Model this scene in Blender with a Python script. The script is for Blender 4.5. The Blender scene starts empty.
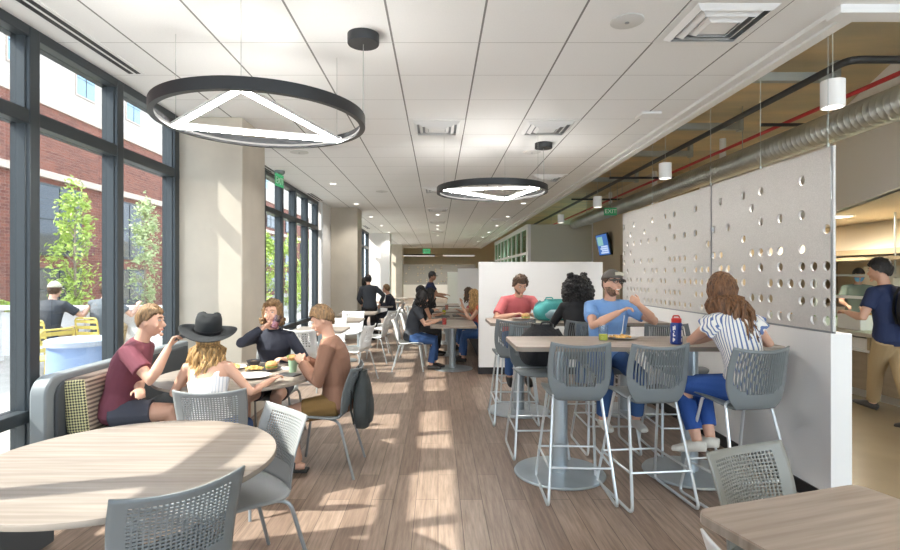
import bpy, bmesh, math, random
from mathutils import Vector as V, Matrix, noise as mnoise
random.seed(7)
SC = bpy.context.scene
COL = SC.collection
PI = math.pi
sin, cos, rad = math.sin, math.cos, math.radians

# ------------------------------------------------------------------ materials
def mat(name, col, rough=0.5, metal=0.0, var=0.0, vscale=8.0, bump=0.0, bscale=40.0, spec=0.5, stretch=(1, 1, 1), col2=None):
    m = bpy.data.materials.new(name); m.use_nodes = True
    nt = m.node_tree; b = nt.nodes['Principled BSDF']
    b.inputs['Roughness'].default_value = rough
    b.inputs['Metallic'].default_value = metal
    b.inputs['Specular IOR Level'].default_value = spec
    b.inputs['Base Color'].default_value = (*col, 1)
    if var or bump or col2:
        tc = nt.nodes.new('ShaderNodeTexCoord'); mp = nt.nodes.new('ShaderNodeMapping')
        mp.inputs['Scale'].default_value = stretch
        nt.links.new(tc.outputs['Object'], mp.inputs['Vector'])
    if var or col2:
        n = nt.nodes.new('ShaderNodeTexNoise'); n.inputs['Scale'].default_value = vscale; n.inputs['Detail'].default_value = 4
        r = nt.nodes.new('ShaderNodeValToRGB')
        lo = col2 if col2 else tuple(c * (1 - var) for c in col)
        hi = col if col2 else tuple(min(1, c * (1 + var)) for c in col)
        r.color_ramp.elements[0].color = (*lo, 1); r.color_ramp.elements[1].color = (*hi, 1)
        r.color_ramp.elements[0].position = .3; r.color_ramp.elements[1].position = .7
        nt.links.new(mp.outputs[0], n.inputs['Vector']); nt.links.new(n.outputs['Fac'], r.inputs[0])
        nt.links.new(r.outputs[0], b.inputs['Base Color'])
    if bump:
        n2 = nt.nodes.new('ShaderNodeTexNoise'); n2.inputs['Scale'].default_value = bscale; n2.inputs['Detail'].default_value = 3
        bp = nt.nodes.new('ShaderNodeBump'); bp.inputs['Strength'].default_value = bump; bp.inputs['Distance'].default_value = .02
        nt.links.new(mp.outputs[0], n2.inputs['Vector']); nt.links.new(n2.outputs['Fac'], bp.inputs['Height'])
        nt.links.new(bp.outputs[0], b.inputs['Normal'])
    return m

def emit(name, col, st):
    m = bpy.data.materials.new(name); m.use_nodes = True
    nt = m.node_tree; nt.nodes.clear()
    e = nt.nodes.new('ShaderNodeEmission'); o = nt.nodes.new('ShaderNodeOutputMaterial')
    e.inputs[0].default_value = (*col, 1); e.inputs[1].default_value = st
    nt.links.new(e.outputs[0], o.inputs[0]); return m

def glass(name, tint=(.96, .98, .98), fac=.06, rough=0.0):
    m = bpy.data.materials.new(name); m.use_nodes = True
    nt = m.node_tree; nt.nodes.clear()
    t = nt.nodes.new('ShaderNodeBsdfTransparent'); t.inputs[0].default_value = (*tint, 1)
    g = nt.nodes.new('ShaderNodeBsdfGlossy'); g.inputs['Roughness'].default_value = rough
    x = nt.nodes.new('ShaderNodeMixShader'); x.inputs[0].default_value = fac
    o = nt.nodes.new('ShaderNodeOutputMaterial')
    nt.links.new(t.outputs[0], x.inputs[1]); nt.links.new(g.outputs[0], x.inputs[2]); nt.links.new(x.outputs[0], o.inputs[0])
    return m

def wood_floor():
    m = bpy.data.materials.new('floor_planks'); m.use_nodes = True
    nt = m.node_tree; b = nt.nodes['Principled BSDF']; L = nt.links.new
    tc = nt.nodes.new('ShaderNodeTexCoord')
    mp = nt.nodes.new('ShaderNodeMapping'); mp.inputs['Rotation'].default_value = (0, 0, PI / 2)
    L(tc.outputs['Object'], mp.inputs[0])
    br = nt.nodes.new('ShaderNodeTexBrick'); br.offset = .37
    br.inputs['Color1'].default_value = (.200, .142, .109, 1); br.inputs['Color2'].default_value = (.315, .236, .185, 1)
    br.inputs['Mortar'].default_value = (.10, .07, .05, 1)
    br.inputs['Scale'].default_value = 1; br.inputs['Mortar Size'].default_value = .0025
    br.inputs['Brick Width'].default_value = 1.22; br.inputs['Row Height'].default_value = .152
    L(mp.outputs[0], br.inputs['Vector'])
    ms = nt.nodes.new('ShaderNodeMapping'); ms.inputs['Scale'].default_value = (26, 1.6, 1)
    L(tc.outputs['Object'], ms.inputs[0])
    n = nt.nodes.new('ShaderNodeTexNoise'); n.inputs['Scale'].default_value = 1.6; n.inputs['Detail'].default_value = 6; n.inputs['Roughness'].default_value = .65
    L(ms.outputs[0], n.inputs['Vector'])
    r = nt.nodes.new('ShaderNodeValToRGB')
    r.color_ramp.elements[0].color = (.5, .46, .43, 1); r.color_ramp.elements[1].color = (1.25, 1.25, 1.25, 1)
    r.color_ramp.elements[0].position = .32; r.color_ramp.elements[1].position = .68
    L(n.outputs['Fac'], r.inputs[0])
    mx = nt.nodes.new('ShaderNodeMix'); mx.data_type = 'RGBA'; mx.blend_type = 'MULTIPLY'; mx.inputs[0].default_value = .85
    L(br.outputs['Color'], mx.inputs[6]); L(r.outputs[0], mx.inputs[7]); L(mx.outputs[2], b.inputs['Base Color'])
    b.inputs['Roughness'].default_value = .42
    return m

def ceiling_tiles():
    m = bpy.data.materials.new('ceiling_tile'); m.use_nodes = True
    nt = m.node_tree; b = nt.nodes['Principled BSDF']; L = nt.links.new
    tc = nt.nodes.new('ShaderNodeTexCoord'); sp = nt.nodes.new('ShaderNodeSeparateXYZ'); L(tc.outputs['Object'], sp.inputs[0])
    def line(out, off, half):
        a = nt.nodes.new('ShaderNodeMath'); a.operation = 'SUBTRACT'; a.inputs[1].default_value = off; L(out, a.inputs[0])
        q = nt.nodes.new('ShaderNodeMath'); q.operation = 'PINGPONG'; q.inputs[1].default_value = .305; L(a.outputs[0], q.inputs[0])
        c = nt.nodes.new('ShaderNodeMath'); c.operation = 'LESS_THAN'; c.inputs[1].default_value = half; L(q.outputs[0], c.inputs[0])
        return c.outputs[0]
    lx = line(sp.outputs[0], .292 - 6.1, .007); ly = line(sp.outputs[1], 3.74 - 12.2, .0028)
    n = nt.nodes.new('ShaderNodeTexNoise'); n.inputs['Scale'].default_value = 90; L(tc.outputs['Object'], n.inputs['Vector'])
    r = nt.nodes.new('ShaderNodeValToRGB'); r.color_ramp.elements[0].color = (.80, .80, .79, 1); r.color_ramp.elements[1].color = (.86, .86, .85, 1)
    L(n.outputs['Fac'], r.inputs[0])
    m1 = nt.nodes.new('ShaderNodeMix'); m1.data_type = 'RGBA'; L(lx, m1.inputs[0]); L(r.outputs[0], m1.inputs[6]); m1.inputs[7].default_value = (.22, .22, .21, 1)
    m2 = nt.nodes.new('ShaderNodeMix'); m2.data_type = 'RGBA'; L(ly, m2.inputs[0]); L(m1.outputs[2], m2.inputs[6]); m2.inputs[7].default_value = (.42, .41, .40, 1)
    L(m2.outputs[2], b.inputs['Base Color']); b.inputs['Roughness'].default_value = .9
    return m

def brick(name, c1, c2, mortar, w=.22, h=.075):
    m = bpy.data.materials.new(name); m.use_nodes = True
    nt = m.node_tree; b = nt.nodes['Principled BSDF']; L = nt.links.new
    tc = nt.nodes.new('ShaderNodeTexCoord'); mp = nt.nodes.new('ShaderNodeMapping')
    mp.inputs['Rotation'].default_value = (PI / 2, 0, PI / 2)
    sp = nt.nodes.new('ShaderNodeSeparateXYZ'); cb = nt.nodes.new('ShaderNodeCombineXYZ')
    L(tc.outputs['Object'], sp.inputs[0]); L(sp.outputs[1], cb.inputs[0]); L(sp.outputs[2], cb.inputs[1])
    br = nt.nodes.new('ShaderNodeTexBrick')
    br.inputs['Color1'].default_value = (*c1, 1); br.inputs['Color2'].default_value = (*c2, 1); br.inputs['Mortar'].default_value = (*mortar, 1)
    br.inputs['Scale'].default_value = 1; br.inputs['Mortar Size'].default_value = .008
    br.inputs['Brick Width'].default_value = w; br.inputs['Row Height'].default_value = h
    L(cb.outputs[0], br.inputs['Vector']); L(br.outputs['Color'], b.inputs['Base Color']); b.inputs['Roughness'].default_value = .9
    return m

def stripes(name, c1, c2, axis, freq, duty=.5, rough=.85):
    m = bpy.data.materials.new(name); m.use_nodes = True
    nt = m.node_tree; b = nt.nodes['Principled BSDF']; L = nt.links.new
    tc = nt.nodes.new('ShaderNodeTexCoord'); sp = nt.nodes.new('ShaderNodeSeparateXYZ'); L(tc.outputs['Object'], sp.inputs[0])
    a = nt.nodes.new('ShaderNodeMath'); a.operation = 'MULTIPLY'; a.inputs[1].default_value = freq; L(sp.outputs[axis], a.inputs[0])
    f = nt.nodes.new('ShaderNodeMath'); f.operation = 'FRACT'; L(a.outputs[0], f.inputs[0])
    g = nt.nodes.new('ShaderNodeMath'); g.operation = 'GREATER_THAN'; g.inputs[1].default_value = duty; L(f.outputs[0], g.inputs[0])
    x = nt.nodes.new('ShaderNodeMix'); x.data_type = 'RGBA'; x.inputs[6].default_value = (*c1, 1); x.inputs[7].default_value = (*c2, 1)
    L(g.outputs[0], x.inputs[0]); L(x.outputs[2], b.inputs['Base Color']); b.inputs['Roughness'].default_value = rough
    return m

def laminate(name, c1, c2, ang=0.0):
    m = bpy.data.materials.new(name); m.use_nodes = True
    nt = m.node_tree; b = nt.nodes['Principled BSDF']; L = nt.links.new
    tc = nt.nodes.new('ShaderNodeTexCoord')
    ro = nt.nodes.new('ShaderNodeMapping'); ro.inputs['Rotation'].default_value = (0, 0, ang)
    mp = nt.nodes.new('ShaderNodeMapping'); mp.inputs['Scale'].default_value = (1.2, 22, 1)
    L(tc.outputs['Object'], ro.inputs[0]); L(ro.outputs[0], mp.inputs[0])
    n = nt.nodes.new('ShaderNodeTexNoise'); n.inputs['Scale'].default_value = 1.5; n.inputs['Detail'].default_value = 5
    L(mp.outputs[0], n.inputs['Vector'])
    r = nt.nodes.new('ShaderNodeValToRGB'); r.color_ramp.elements[0].color = (*c1, 1); r.color_ramp.elements[1].color = (*c2, 1)
    r.color_ramp.elements[0].position = .32; r.color_ramp.elements[1].position = .66
    L(n.outputs['Fac'], r.inputs[0]); L(r.outputs[0], b.inputs['Base Color']); b.inputs['Roughness'].default_value = .38
    return m

M = {}
M['floor'] = wood_floor()
M['kfloor'] = mat('polished_concrete', (.27, .21, .13), .25, var=.12, vscale=1.2)
M['ceil'] = ceiling_tiles()
M['white'] = mat('white_paint', (.80, .80, .79), .6)
M['gyp'] = mat('gypsum_white', (.86, .855, .84), .8)
M['column'] = mat('concrete_column', (.56, .51, .43), .75, var=.08, vscale=2.2, bump=.08, bscale=18)
M['frame'] = mat('window_frame_metal', (.045, .055, .062), .4, .3)
M['glass'] = glass('window_glass', (.68, .70, .705), fac=.05)
M['clear'] = glass('clear_glass', (.93, .95, .95), .08)
M['green_glass'] = glass('green_glass', (.72, .90, .80), .1)
M['deck'] = mat('deck_gold', (.70, .53, .29), .5, .1, var=.5, vscale=1.3, stretch=(.5, 1.8, 1), col2=(.44, .38, .25))
M['olive'] = mat('olive_wall', (.58, .58, .48), .7)
M['beige'] = mat('beige_wall', (.66, .57, .42), .7)
M['cream'] = mat('cream_hood', (.66, .60, .48), .5)
M['brown'] = mat('brown_door', (.28, .19, .10), .5)
M['black'] = mat('black_base', (.018, .018, .02), .5)
M['galv'] = mat('galvanised_steel', (.55, .57, .56), .32, .85, var=.12, vscale=3)
M['galv2'] = mat('galvanised_strut', (.42, .45, .43), .45, .6)
M['redpipe'] = mat('red_pipe', (.50, .03, .035), .4)
M['panel'] = mat('panel_speckle', (.60, .585, .56), .5, .15, var=.14, vscale=170)
M['blackmetal'] = mat('black_metal', (.035, .037, .040), .42, .2)
M['led'] = emit('led_white', (1, .97, .92), 1.0)
M['ledring'] = emit('led_ring', (1, .96, .9), .28)
M['ledbar'] = emit('led_bar', (1, .97, .92), 44)
M['ledsoft'] = emit('led_soft', (1, .95, .86), 2.5)
M['shell'] = mat('chair_shell_grey', (.165, .185, .193), .42)
M['shell_l'] = mat('chair_shell_light', (.27, .28, .28), .4)
M['shell_s'] = mat('chair_shell_stone', (.26, .26, .235), .42)
M['shell_w'] = mat('chair_shell_white', (.66, .67, .67), .4)
M['chrome'] = mat('silver_tube', (.62, .66, .68), .3, .6)
M['tube'] = mat('grey_tube', (.30, .32, .33), .35, .5)
M['lam'] = laminate('table_laminate', (.215, .176, .145), (.33, .285, .245))
M['lam2'] = laminate('bar_laminate', (.32, .255, .205), (.44, .365, .305))
M['lam_e'] = mat('laminate_edge', (.27, .23, .19), .5)
M['post'] = mat('table_post', (.42, .47, .50), .3, .55)
M['disc'] = mat('table_disc', (.38, .43, .46), .28, .5, var=.08, vscale=5)
M['upholstery'] = mat('dark_upholstery', (.060, .066, .072), .75, bump=.1, bscale=200)
M['uph_l'] = mat('vinyl_side', (.20, .22, .23), .5)
M['redbrick'] = brick('red_brick', (.25, .085, .055), (.15, .05, .036), (.26, .17, .14), .30, .10)
M['palestone'] = brick('pale_brick', (.56, .50, .44), (.46, .40, .35), (.6, .56, .52), .4, .12)
M['darkglass'] = mat('dark_window', (.02, .03, .045), .08, .0, spec=.8)
M['blueglass'] = mat('sky_window', (.22, .36, .48), .1, .0, spec=.8)
M['stone'] = mat('stone_trim', (.55, .45, .38), .8)
M['patio'] = mat('patio_paving', (.46, .43, .39), .85, var=.12, vscale=3)
M['planterblue'] = mat('planter_blue', (.24, .34, .56), .45)
M['yellow'] = mat('yellow_metal', (.72, .56, .14), .45)
M['leaf'] = mat('leaves', (.44, .56, .13), .55, var=.45, vscale=9)
M['leaf2'] = mat('leaves_pale', (.44, .52, .26), .55, var=.35, vscale=9)
M['trunk'] = mat('bark', (.30, .24, .18), .85)
M['exitgreen'] = mat('exit_green', (.02, .36, .14), .4)
M['exitglow'] = emit('exit_glow', (.14, .70, .30), .22)
M['steel'] = mat('stainless', (.55, .55, .53), .28, .8)
M['counter'] = mat('counter_face', (.30, .235, .16), .5, var=.1, vscale=3, stretch=(1, 1, 6))
M['counter_top'] = mat('counter_top', (.56, .50, .42), .35)
M['tan'] = mat('tan_panel', (.46, .36, .22), .5)

# ------------------------------------------------------------------ mesh builder
class MB:
    def __init__(s): s.v = []; s.f = []; s.mi = []
    def add(s, vs, fs, mi=0, m=None):
        o = len(s.v)
        s.v += [tuple(m @ V(p)) if m else tuple(p) for p in vs]
        s.f += [tuple(i + o for i in f) for f in fs]; s.mi += [mi] * len(fs); return s
    def box(s, x0, x1, y0, y1, z0, z1, mi=0, m=None):
        return s.add([(x0, y0, z0), (x1, y0, z0), (x1, y1, z0), (x0, y1, z0), (x0, y0, z1), (x1, y0, z1), (x1, y1, z1), (x0, y1, z1)],
                     [(0, 3, 2, 1), (4, 5, 6, 7), (0, 1, 5, 4), (1, 2, 6, 5), (2, 3, 7, 6), (3, 0, 4, 7)], mi, m)
    def prism(s, poly, z0, z1, mi=0, m=None):
        n = len(poly)
        return s.add([(x, y, z0) for x, y in poly] + [(x, y, z1) for x, y in poly],
                     [tuple(reversed(range(n))), tuple(range(n, 2 * n))] + [(i, (i + 1) % n, n + (i + 1) % n, n + i) for i in range(n)], mi, m)
    def lathe(s, prof, n=24, mi=0, m=None, close=True):
        vs = []; fs = []; k = len(prof)
        for i in range(n):
            a = 2 * PI * i / n
            vs += [(r * cos(a), r * sin(a), z) for r, z in prof]
        for i in range(n):
            j = (i + 1) % n
            for q in range(k - 1): fs.append((i * k + q, j * k + q, j * k + q + 1, i * k + q + 1))
        if close:
            if prof[0][0] > 1e-6: fs.append(tuple(i * k for i in reversed(range(n))))
            if prof[-1][0] > 1e-6: fs.append(tuple(i * k + k - 1 for i in range(n)))
        return s.add(vs, fs, mi, m)
    def loft(s, rings, mi=0, m=None):
        # rings: list of lists of points (equal count)
        n = len(rings[0]); vs = [p for r in rings for p in r]; fs = []
        for a in range(len(rings) - 1):
            for i in range(n):
                j = (i + 1) % n
                fs.append((a * n + i, a * n + j, (a + 1) * n + j, (a + 1) * n + i))
        fs.append(tuple(reversed(range(n)))); fs.append(tuple((len(rings) - 1) * n + i for i in range(n)))
        return s.add(vs, fs, mi, m)
    def tube(s, pts, r, n=8, mi=0, m=None, side=None, flat=1.0):
        pts = [V(p) for p in pts]; rr = r if isinstance(r, (list, tuple)) else [r] * len(pts)
        rings = []; ref = V(side) if side else None
        for i, p in enumerate(pts):
            t = (pts[min(i + 1, len(pts) - 1)] - pts[max(i - 1, 0)])
            t = t.normalized() if t.length > 1e-9 else V((0, 0, 1))
            if ref is None:
                ref = V((1, 0, 0)) if abs(t.x) < .8 else V((0, 1, 0))
            x = ref - t * ref.dot(t)
            x = x.normalized() if x.length > 1e-6 else t.orthogonal().normalized()
            if side is None: ref = x
            y = t.cross(x)
            q = rr[i]; a, b = q if isinstance(q, tuple) else (q, q * flat)
            rings.append([p + x * (a * cos(2 * PI * k / n)) + y * (b * sin(2 * PI * k / n)) for k in range(n)])
        return s.loft(rings, mi, m)
    def ball(s, c, r, nu=12, nv=8, mi=0, m=None):
        r = r if isinstance(r, (tuple, list)) else (r, r, r)
        vs = [(c[0], c[1], c[2] - r[2])]; fs = []
        for j in range(1, nv):
            t = -PI / 2 + PI * j / nv
            for i in range(nu):
                a = 2 * PI * i / nu
                vs.append((c[0] + r[0] * cos(t) * cos(a), c[1] + r[1] * cos(t) * sin(a), c[2] + r[2] * sin(t)))
        vs.append((c[0], c[1], c[2] + r[2])); top = len(vs) - 1
        for i in range(nu):
            k = (i + 1) % nu
            fs.append((0, 1 + k, 1 + i)); fs.append((top, 1 + (nv - 2) * nu + i, 1 + (nv - 2) * nu + k))
            for j in range(nv - 2): fs.append((1 + j * nu + i, 1 + j * nu + k, 1 + (j + 1) * nu + k, 1 + (j + 1) * nu + i))
        return s.add(vs, fs, mi, m)
    def mesh(s, name):
        me = bpy.data.meshes.new(name); me.from_pydata(s.v, [], s.f); me.validate(); me.update(); return me
    def build(s, name, mt, parent=None, smooth=True, bevel=0, angle=40, loc=None, rz=0):
        me = s.mesh(name)
        for q in (mt if isinstance(mt, (list, tuple)) else [mt]): me.materials.append(q)
        if len(me.polygons) == len(s.mi) and any(s.mi): me.polygons.foreach_set('material_index', s.mi)
        if smooth:
            me.shade_smooth(); me.set_sharp_from_angle(angle=rad(angle))
        o = bpy.data.objects.new(name, me); COL.objects.link(o)
        if parent: o.parent = parent
        if loc: o.location = loc
        if rz: o.rotation_euler.z = rz
        if bevel:
            b = o.modifiers.new('bevel', 'BEVEL'); b.width = bevel; b.segments = 2; b.limit_method = 'ANGLE'
        return o

def fillet(pts, r=.03, k=4):
    """polyline with rounded corners"""
    pts = [V(p) for p in pts]; out = [pts[0]]
    for i in range(1, len(pts) - 1):
        a, b, c = pts[i - 1], pts[i], pts[i + 1]
        d1 = (a - b); d2 = (c - b); q = min(r, d1.length * .45, d2.length * .45)
        p1 = b + d1.normalized() * q; p2 = b + d2.normalized() * q
        for j in range(k + 1):
            t = j / k; out.append(p1 * (1 - t) ** 2 + b * 2 * t * (1 - t) + p2 * t * t)
    out.append(pts[-1]); return out

def rrect(x0, x1, y0, y1, r, k=6):
    out = []
    for cx, cy, a0 in ((x1 - r, y0 + r, -90), (x1 - r, y1 - r, 0), (x0 + r, y1 - r, 90), (x0 + r, y0 + r, 180)):
        for j in range(k + 1):
            a = rad(a0 + 90 * j / k); out.append((cx + r * cos(a), cy + r * sin(a)))
    return out

def tag(o, label, cat, group=None, kind=None):
    o['label'] = label; o['category'] = cat
    if group: o['group'] = group
    if kind: o['kind'] = kind
    return o
def thing(name, label, cat, loc=(0, 0, 0), rz=0, group=None):
    o = bpy.data.objects.new(name, None); COL.objects.link(o); o.empty_display_size = .1
    o.location = loc; o.rotation_euler = (0, 0, rz); return tag(o, label, cat, group)
def struct(o, label=None):
    o['kind'] = 'structure'
    if label: o['label'] = label
    return o
def copy_tree(o, parent=None):
    c = o.copy(); COL.objects.link(c)
    if parent: c.parent = parent
    for ch in list(o.children): copy_tree(ch, c)
    return c
def dup(root, loc, rz, label, cat=None):
    c = copy_tree(root); c.location = loc; c.rotation_euler = (0, 0, rz); c['label'] = label; return c
def setmat(root, old, new):
    """give a copied thing its own colour: object-level material links"""
    for ch in root.children_recursive:
        for sl in ch.material_slots:
            if sl.material == old: sl.link = 'OBJECT'; sl.material = new

# ------------------------------------------------------------------ room shell
B = lambda: MB()
XW = -2.75                                     # window plane
CZ = 3.19                                      # tiled ceiling
struct(B().box(-2.95, 2.66, -2.5, 40, -.1, 0).build('floor', M['floor'], smooth=False), 'wood plank floor')
struct(B().box(2.66, 9.4, -2.5, 40, -.1, -.001).build('floor', M['kfloor'], smooth=False), 'tan polished floor of the serving area')
struct(B().box(-2.9, 2.45, -2.5, 32, CZ, CZ + .06).build('ceiling', M['ceil'], smooth=False), 'white tiled ceiling')
struct(B().box(2.45, 9.4, 2.5, 3.3, CZ, CZ + .06).build('ceiling', M['gyp'], smooth=False), 'plain white ceiling')
struct(B().box(2.45, 9.4, -2.5, 40, 3.92, 4.0).build('ceiling', M['deck'], smooth=False), 'exposed gold brown deck above the open ceiling')
struct(B().box(-2.9, 2.6, 32, 40, 3.92, 4.0).build('ceiling', M['deck'], smooth=False), 'exposed deck at the far end')
t = B(); t.box(2.44, 2.52, 3.33, 32, CZ - .03, CZ + .07); t.box(2.52, 2.60, 3.33, 32, CZ - .05, 3.92); t.box(2.44, 9.4, 3.21, 3.33, CZ - .05, CZ + .16)
struct(t.build('trim_1', M['white'], smooth=False), 'white edge of the tiled ceiling')
t = B(); t.box(-2.9, 2.6, 32, 32.1, CZ - .02, 3.92); struct(t.build('trim_2', M['white'], smooth=False))
# columns
for i, (y0, y1, mt_, x1) in enumerate(((5.5, 6.22, 'column', -2.03), (12.85, 13.55, 'column', -1.95), (20.7, 21.4, 'white', -1.88), (28.4, 29.1, 'column', -1.9))):
    c = B(); c.box(-2.85, x1, y0, y1, 0, CZ)
    struct(c.build('column', M[mt_], smooth=False, bevel=.012), ('nearest square concrete column', 'second square concrete column', 'white square column', 'farthest column')[i])
# window bays: mullions are parts, each pane a part
def bay(n, y0, y1, ys):
    fr = B(); zt, zr = 2.59, .62
    fr.box(XW - .08, XW + .07, y0, y1, CZ - .07, CZ); fr.box(XW - .08, XW + .05, y0, y1, 0, .10)
    w = struct(fr.build('window_%d' % n, M['frame'], smooth=False, bevel=.006), 'dark framed storefront window bay')
    tr = B(); tr.box(XW - .07, XW + .07, y0, y1, zt - .045, zt + .045); tr.box(XW - .05, XW + .055, y0, y1, zt + .045, zt + .055); tr.build('transom', M['frame'], w, False, .006)
    rl = B(); rl.box(XW - .07, XW + .07, y0, y1, zr - .04, zr + .04); rl.build('rail', M['frame'], w, False, .006)
    for y in ys:
        m = B(); m.box(XW - .06, XW + .075, y - .045, y + .045, 0, CZ - .01); m.box(XW - .05, XW + .05, y - .055, y + .055, 0, CZ - .01)
        m.build('mullion', M['frame'], w, False, .006)
    for a, b in zip(ys[:-1], ys[1:]):
        for z0, z1 in ((.10, zr - .04), (zr + .04, zt - .045), (zt + .045, CZ - .07)):
            p = B(); p.box(XW - .014, XW - .006, a + .05, b - .05, z0, z1); p.build('pane', M['glass'], w, False)
bay(1, -2.45, 5.5, [-2.4, -1.2, -.2, .75, 1.65, 2.6, 3.52, 4.47, 5.44])
bay(2, 6.24, 11.9, [6.3, 7.25, 8.2, 9.15, 10.0, 10.9, 11.82])
bay(3, 13.57, 20.6, [13.65, 15, 16.4, 17.8, 19.2, 20.5])
bay(4, 21.5, 28.3, [21.6, 23.2, 24.8, 26.4, 28.2])
struct(B().box(-2.9, -2.6, 11.92, 12.84, 0, CZ).build('wall_left', M['white'], smooth=False))
struct(B().box(-2.95, -2.83, 6.0, 6.24, 0, CZ).build('wall_left', M['white'], smooth=False))
struct(B().box(-2.95, -2.75, 29.1, 40, 0, 3.95).build('wall_left', M['olive'], smooth=False))
# front of the room behind the camera: glazed on the left, glazing added for light on the right
struct(B().box(1.6, 2.8, -2.62, -2.5, 0, 3.95).box(8.0, 9.4, -2.62, -2.5, 0, 3.95).build('wall_front', M['gyp'], smooth=False))
f = struct(B().box(2.8, 8.0, -2.6, -2.5, 3.83, 3.95).build('window_7', M['frame'], smooth=False), 'unseen tall glazing added to light the serving area')  # unseen glazing, put in to brighten the deck and bulkhead
for x in (2.84, 4.55, 6.25, 7.96): B().box(x - .04, x + .04, -2.6, -2.5, 0, 3.83).build('mullion', M['frame'], f, False)
for x in (2.84, 4.55, 6.25): B().box(x + .04, x + 1.67, -2.556, -2.548, 0, 3.83).build('pane', M['clear'], f, False)
f = struct(B().box(-2.9, 1.6, -2.6, -2.5, CZ - .1, CZ).build('window_6', M['frame'], smooth=False), 'glazed front of the room')
for x in (-2.8, -1.3, .15, 1.55): B().box(x - .04, x + .04, -2.6, -2.5, 0, CZ - .1).build('mullion', M['frame'], f, False)
for x in (-2.8, -1.3, .15): B().box(x + .04, x + 1.41, -2.556, -2.548, 0, CZ - .1).build('pane', M['glass'], f, False)
# far end
struct(B().box(-3, 9.4, 37.0, 37.2, 0, 3.95).build('wall_back', M['beige'], smooth=False))
struct(B().box(-2.75, 2.6, 36.0, 36.2, 0, .9).build('wall_back', M['white'], smooth=False), 'white half wall at the far end')
struct(B().box(9.2, 9.4, -2.5, 40, 0, 4).build('wall_right', M['beige'], smooth=False), 'beige back wall of the kitchen')
# half wall on the right that carries the perforated panels, and its black base
h = B(); h.box(2.58, 2.72, 3.48, 8.3, 0, 1.165)
struct(h.build('wall_right', M['white'], smooth=False, bevel=.004), 'white half wall under the perforated panels')
struct(B().box(2.568, 2.58, 3.48, 8.3, 0, .10).build('baseboard_right', M['black'], smooth=False))
# white partitions down the middle
for i, (y, x0, x1, zt) in enumerate(((8.3, .64, 2.58, 1.755), (16.6, .62, 2.75, 1.76), (22.5, .40, 2.75, 1.68))):
    struct(B().box(x0, x1, y, y + .13, 0, zt).build('wall_middle', M['white'], smooth=False, bevel=.004), ('nearest white partition', 'second white partition', 'third white partition')[i])
    struct(B().box(x0 - .008, x1, y - .012, y + .14, 0, .105).build('baseboard_middle', M['black'], smooth=False))
# olive wall, its white post, glazed wall beyond
struct(B().box(2.95, 4.96, 17.0, 17.2, 0, 3.17).build('wall_right', M['olive'], smooth=False), 'olive grey wall behind the white partition')
struct(B().box(2.87, 2.97, 16.96, 17.2, 0, 3.18).build('trim_3', M['white'], smooth=False))
struct(B().box(4.93, 5.0, 16.96, 17.2, 0, 3.18).build('trim_4', M['white'], smooth=False))
g = struct(B().box(2.88, 2.96, 17.2, 27, 3.05, 3.2).build('window_5', M['white'], smooth=False), 'green glazed wall of an inner room')
for k in range(9):
    y = 17.3 + k * 1.2
    B().box(2.88, 2.96, y - .04, y + .04, 0, 3.05).build('mullion', M['white'], g, False)
B().box(2.88, 2.96, 17.2, 27, 2.22, 2.30).build('transom', M['white'], g, False)
for k in range(8):
    y = 17.3 + k * 1.2
    B().box(2.915, 2.925, y + .04, y + 1.16, 0, 3.05).build('pane', M['green_glass'], g, False)
struct(B().box(5.6, 5.7, 17.2, 27, 0, 2.3).build('wall_right', mat('green_room_wall', (.16, .55, .40), .6), smooth=False), 'green wall inside the glazed room')
struct(B().box(5.6, 5.7, 17.2, 27, 2.3, 3.92).build('wall_right', M['white'], smooth=False), 'white upper wall inside the glazed room')
t = thing('ceiling_light', 'added light that brightens the green glazed room', 'ceiling light', (4.6, 21.5, 2.95)); B().tube([(0, 0, 0), (0, 0, .97)], .006, 5).build('wire', M['galv2'], t); B().box(-.5, .5, -1.2, 1.2, -.04, 0).build('frame', M['white'], t, False); B().box(-.46, .46, -1.16, 1.16, -.045, -.04).build('diffuser', emit('fill_light_panel', (1, .98, .95), 9), t, False)  # fill lamp added to brighten the room behind the green glass
# bulkhead over the kitchen and the wall with the screen
w = B(); w.prism([(4.5, 4.61), (6.02, 8.12), (6.02, 17.0), (6.12, 17.0), (6.12, 8.10), (4.6, 4.57)], 2.5, 3.92)
struct(w.build('wall_right', M['gyp'], smooth=False), 'white bulkhead above the kitchen')
struct(B().box(4.97, 5.07, 12.2, 17.0, 0, 3.92).build('wall_right', M['beige'], smooth=False), 'beige wall that carries the menu screen')
struct(B().prism([(4.55, 4.57), (6.06, 8.12), (6.06, 12.2), (9.3, 12.2), (9.3, 4.57)], 2.5, 2.56).build('ceiling', M['beige'], smooth=False), 'beige lowered ceiling over the kitchen')
struct(B().box(5.07, 9.3, 12.2, 12.3, 0, 3.92).build('wall_kitchen', M['tan'], smooth=False))
d = struct(B().box(4.95, 4.975, 13.3, 14.4, 0, 2.1).build('door_1', M['brown'], smooth=False, bevel=.01), 'brown door under the menu screen')
B().box(4.93, 4.95, 13.38, 13.42, .95, 1.1).build('handle', M['steel'], d, True)

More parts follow.
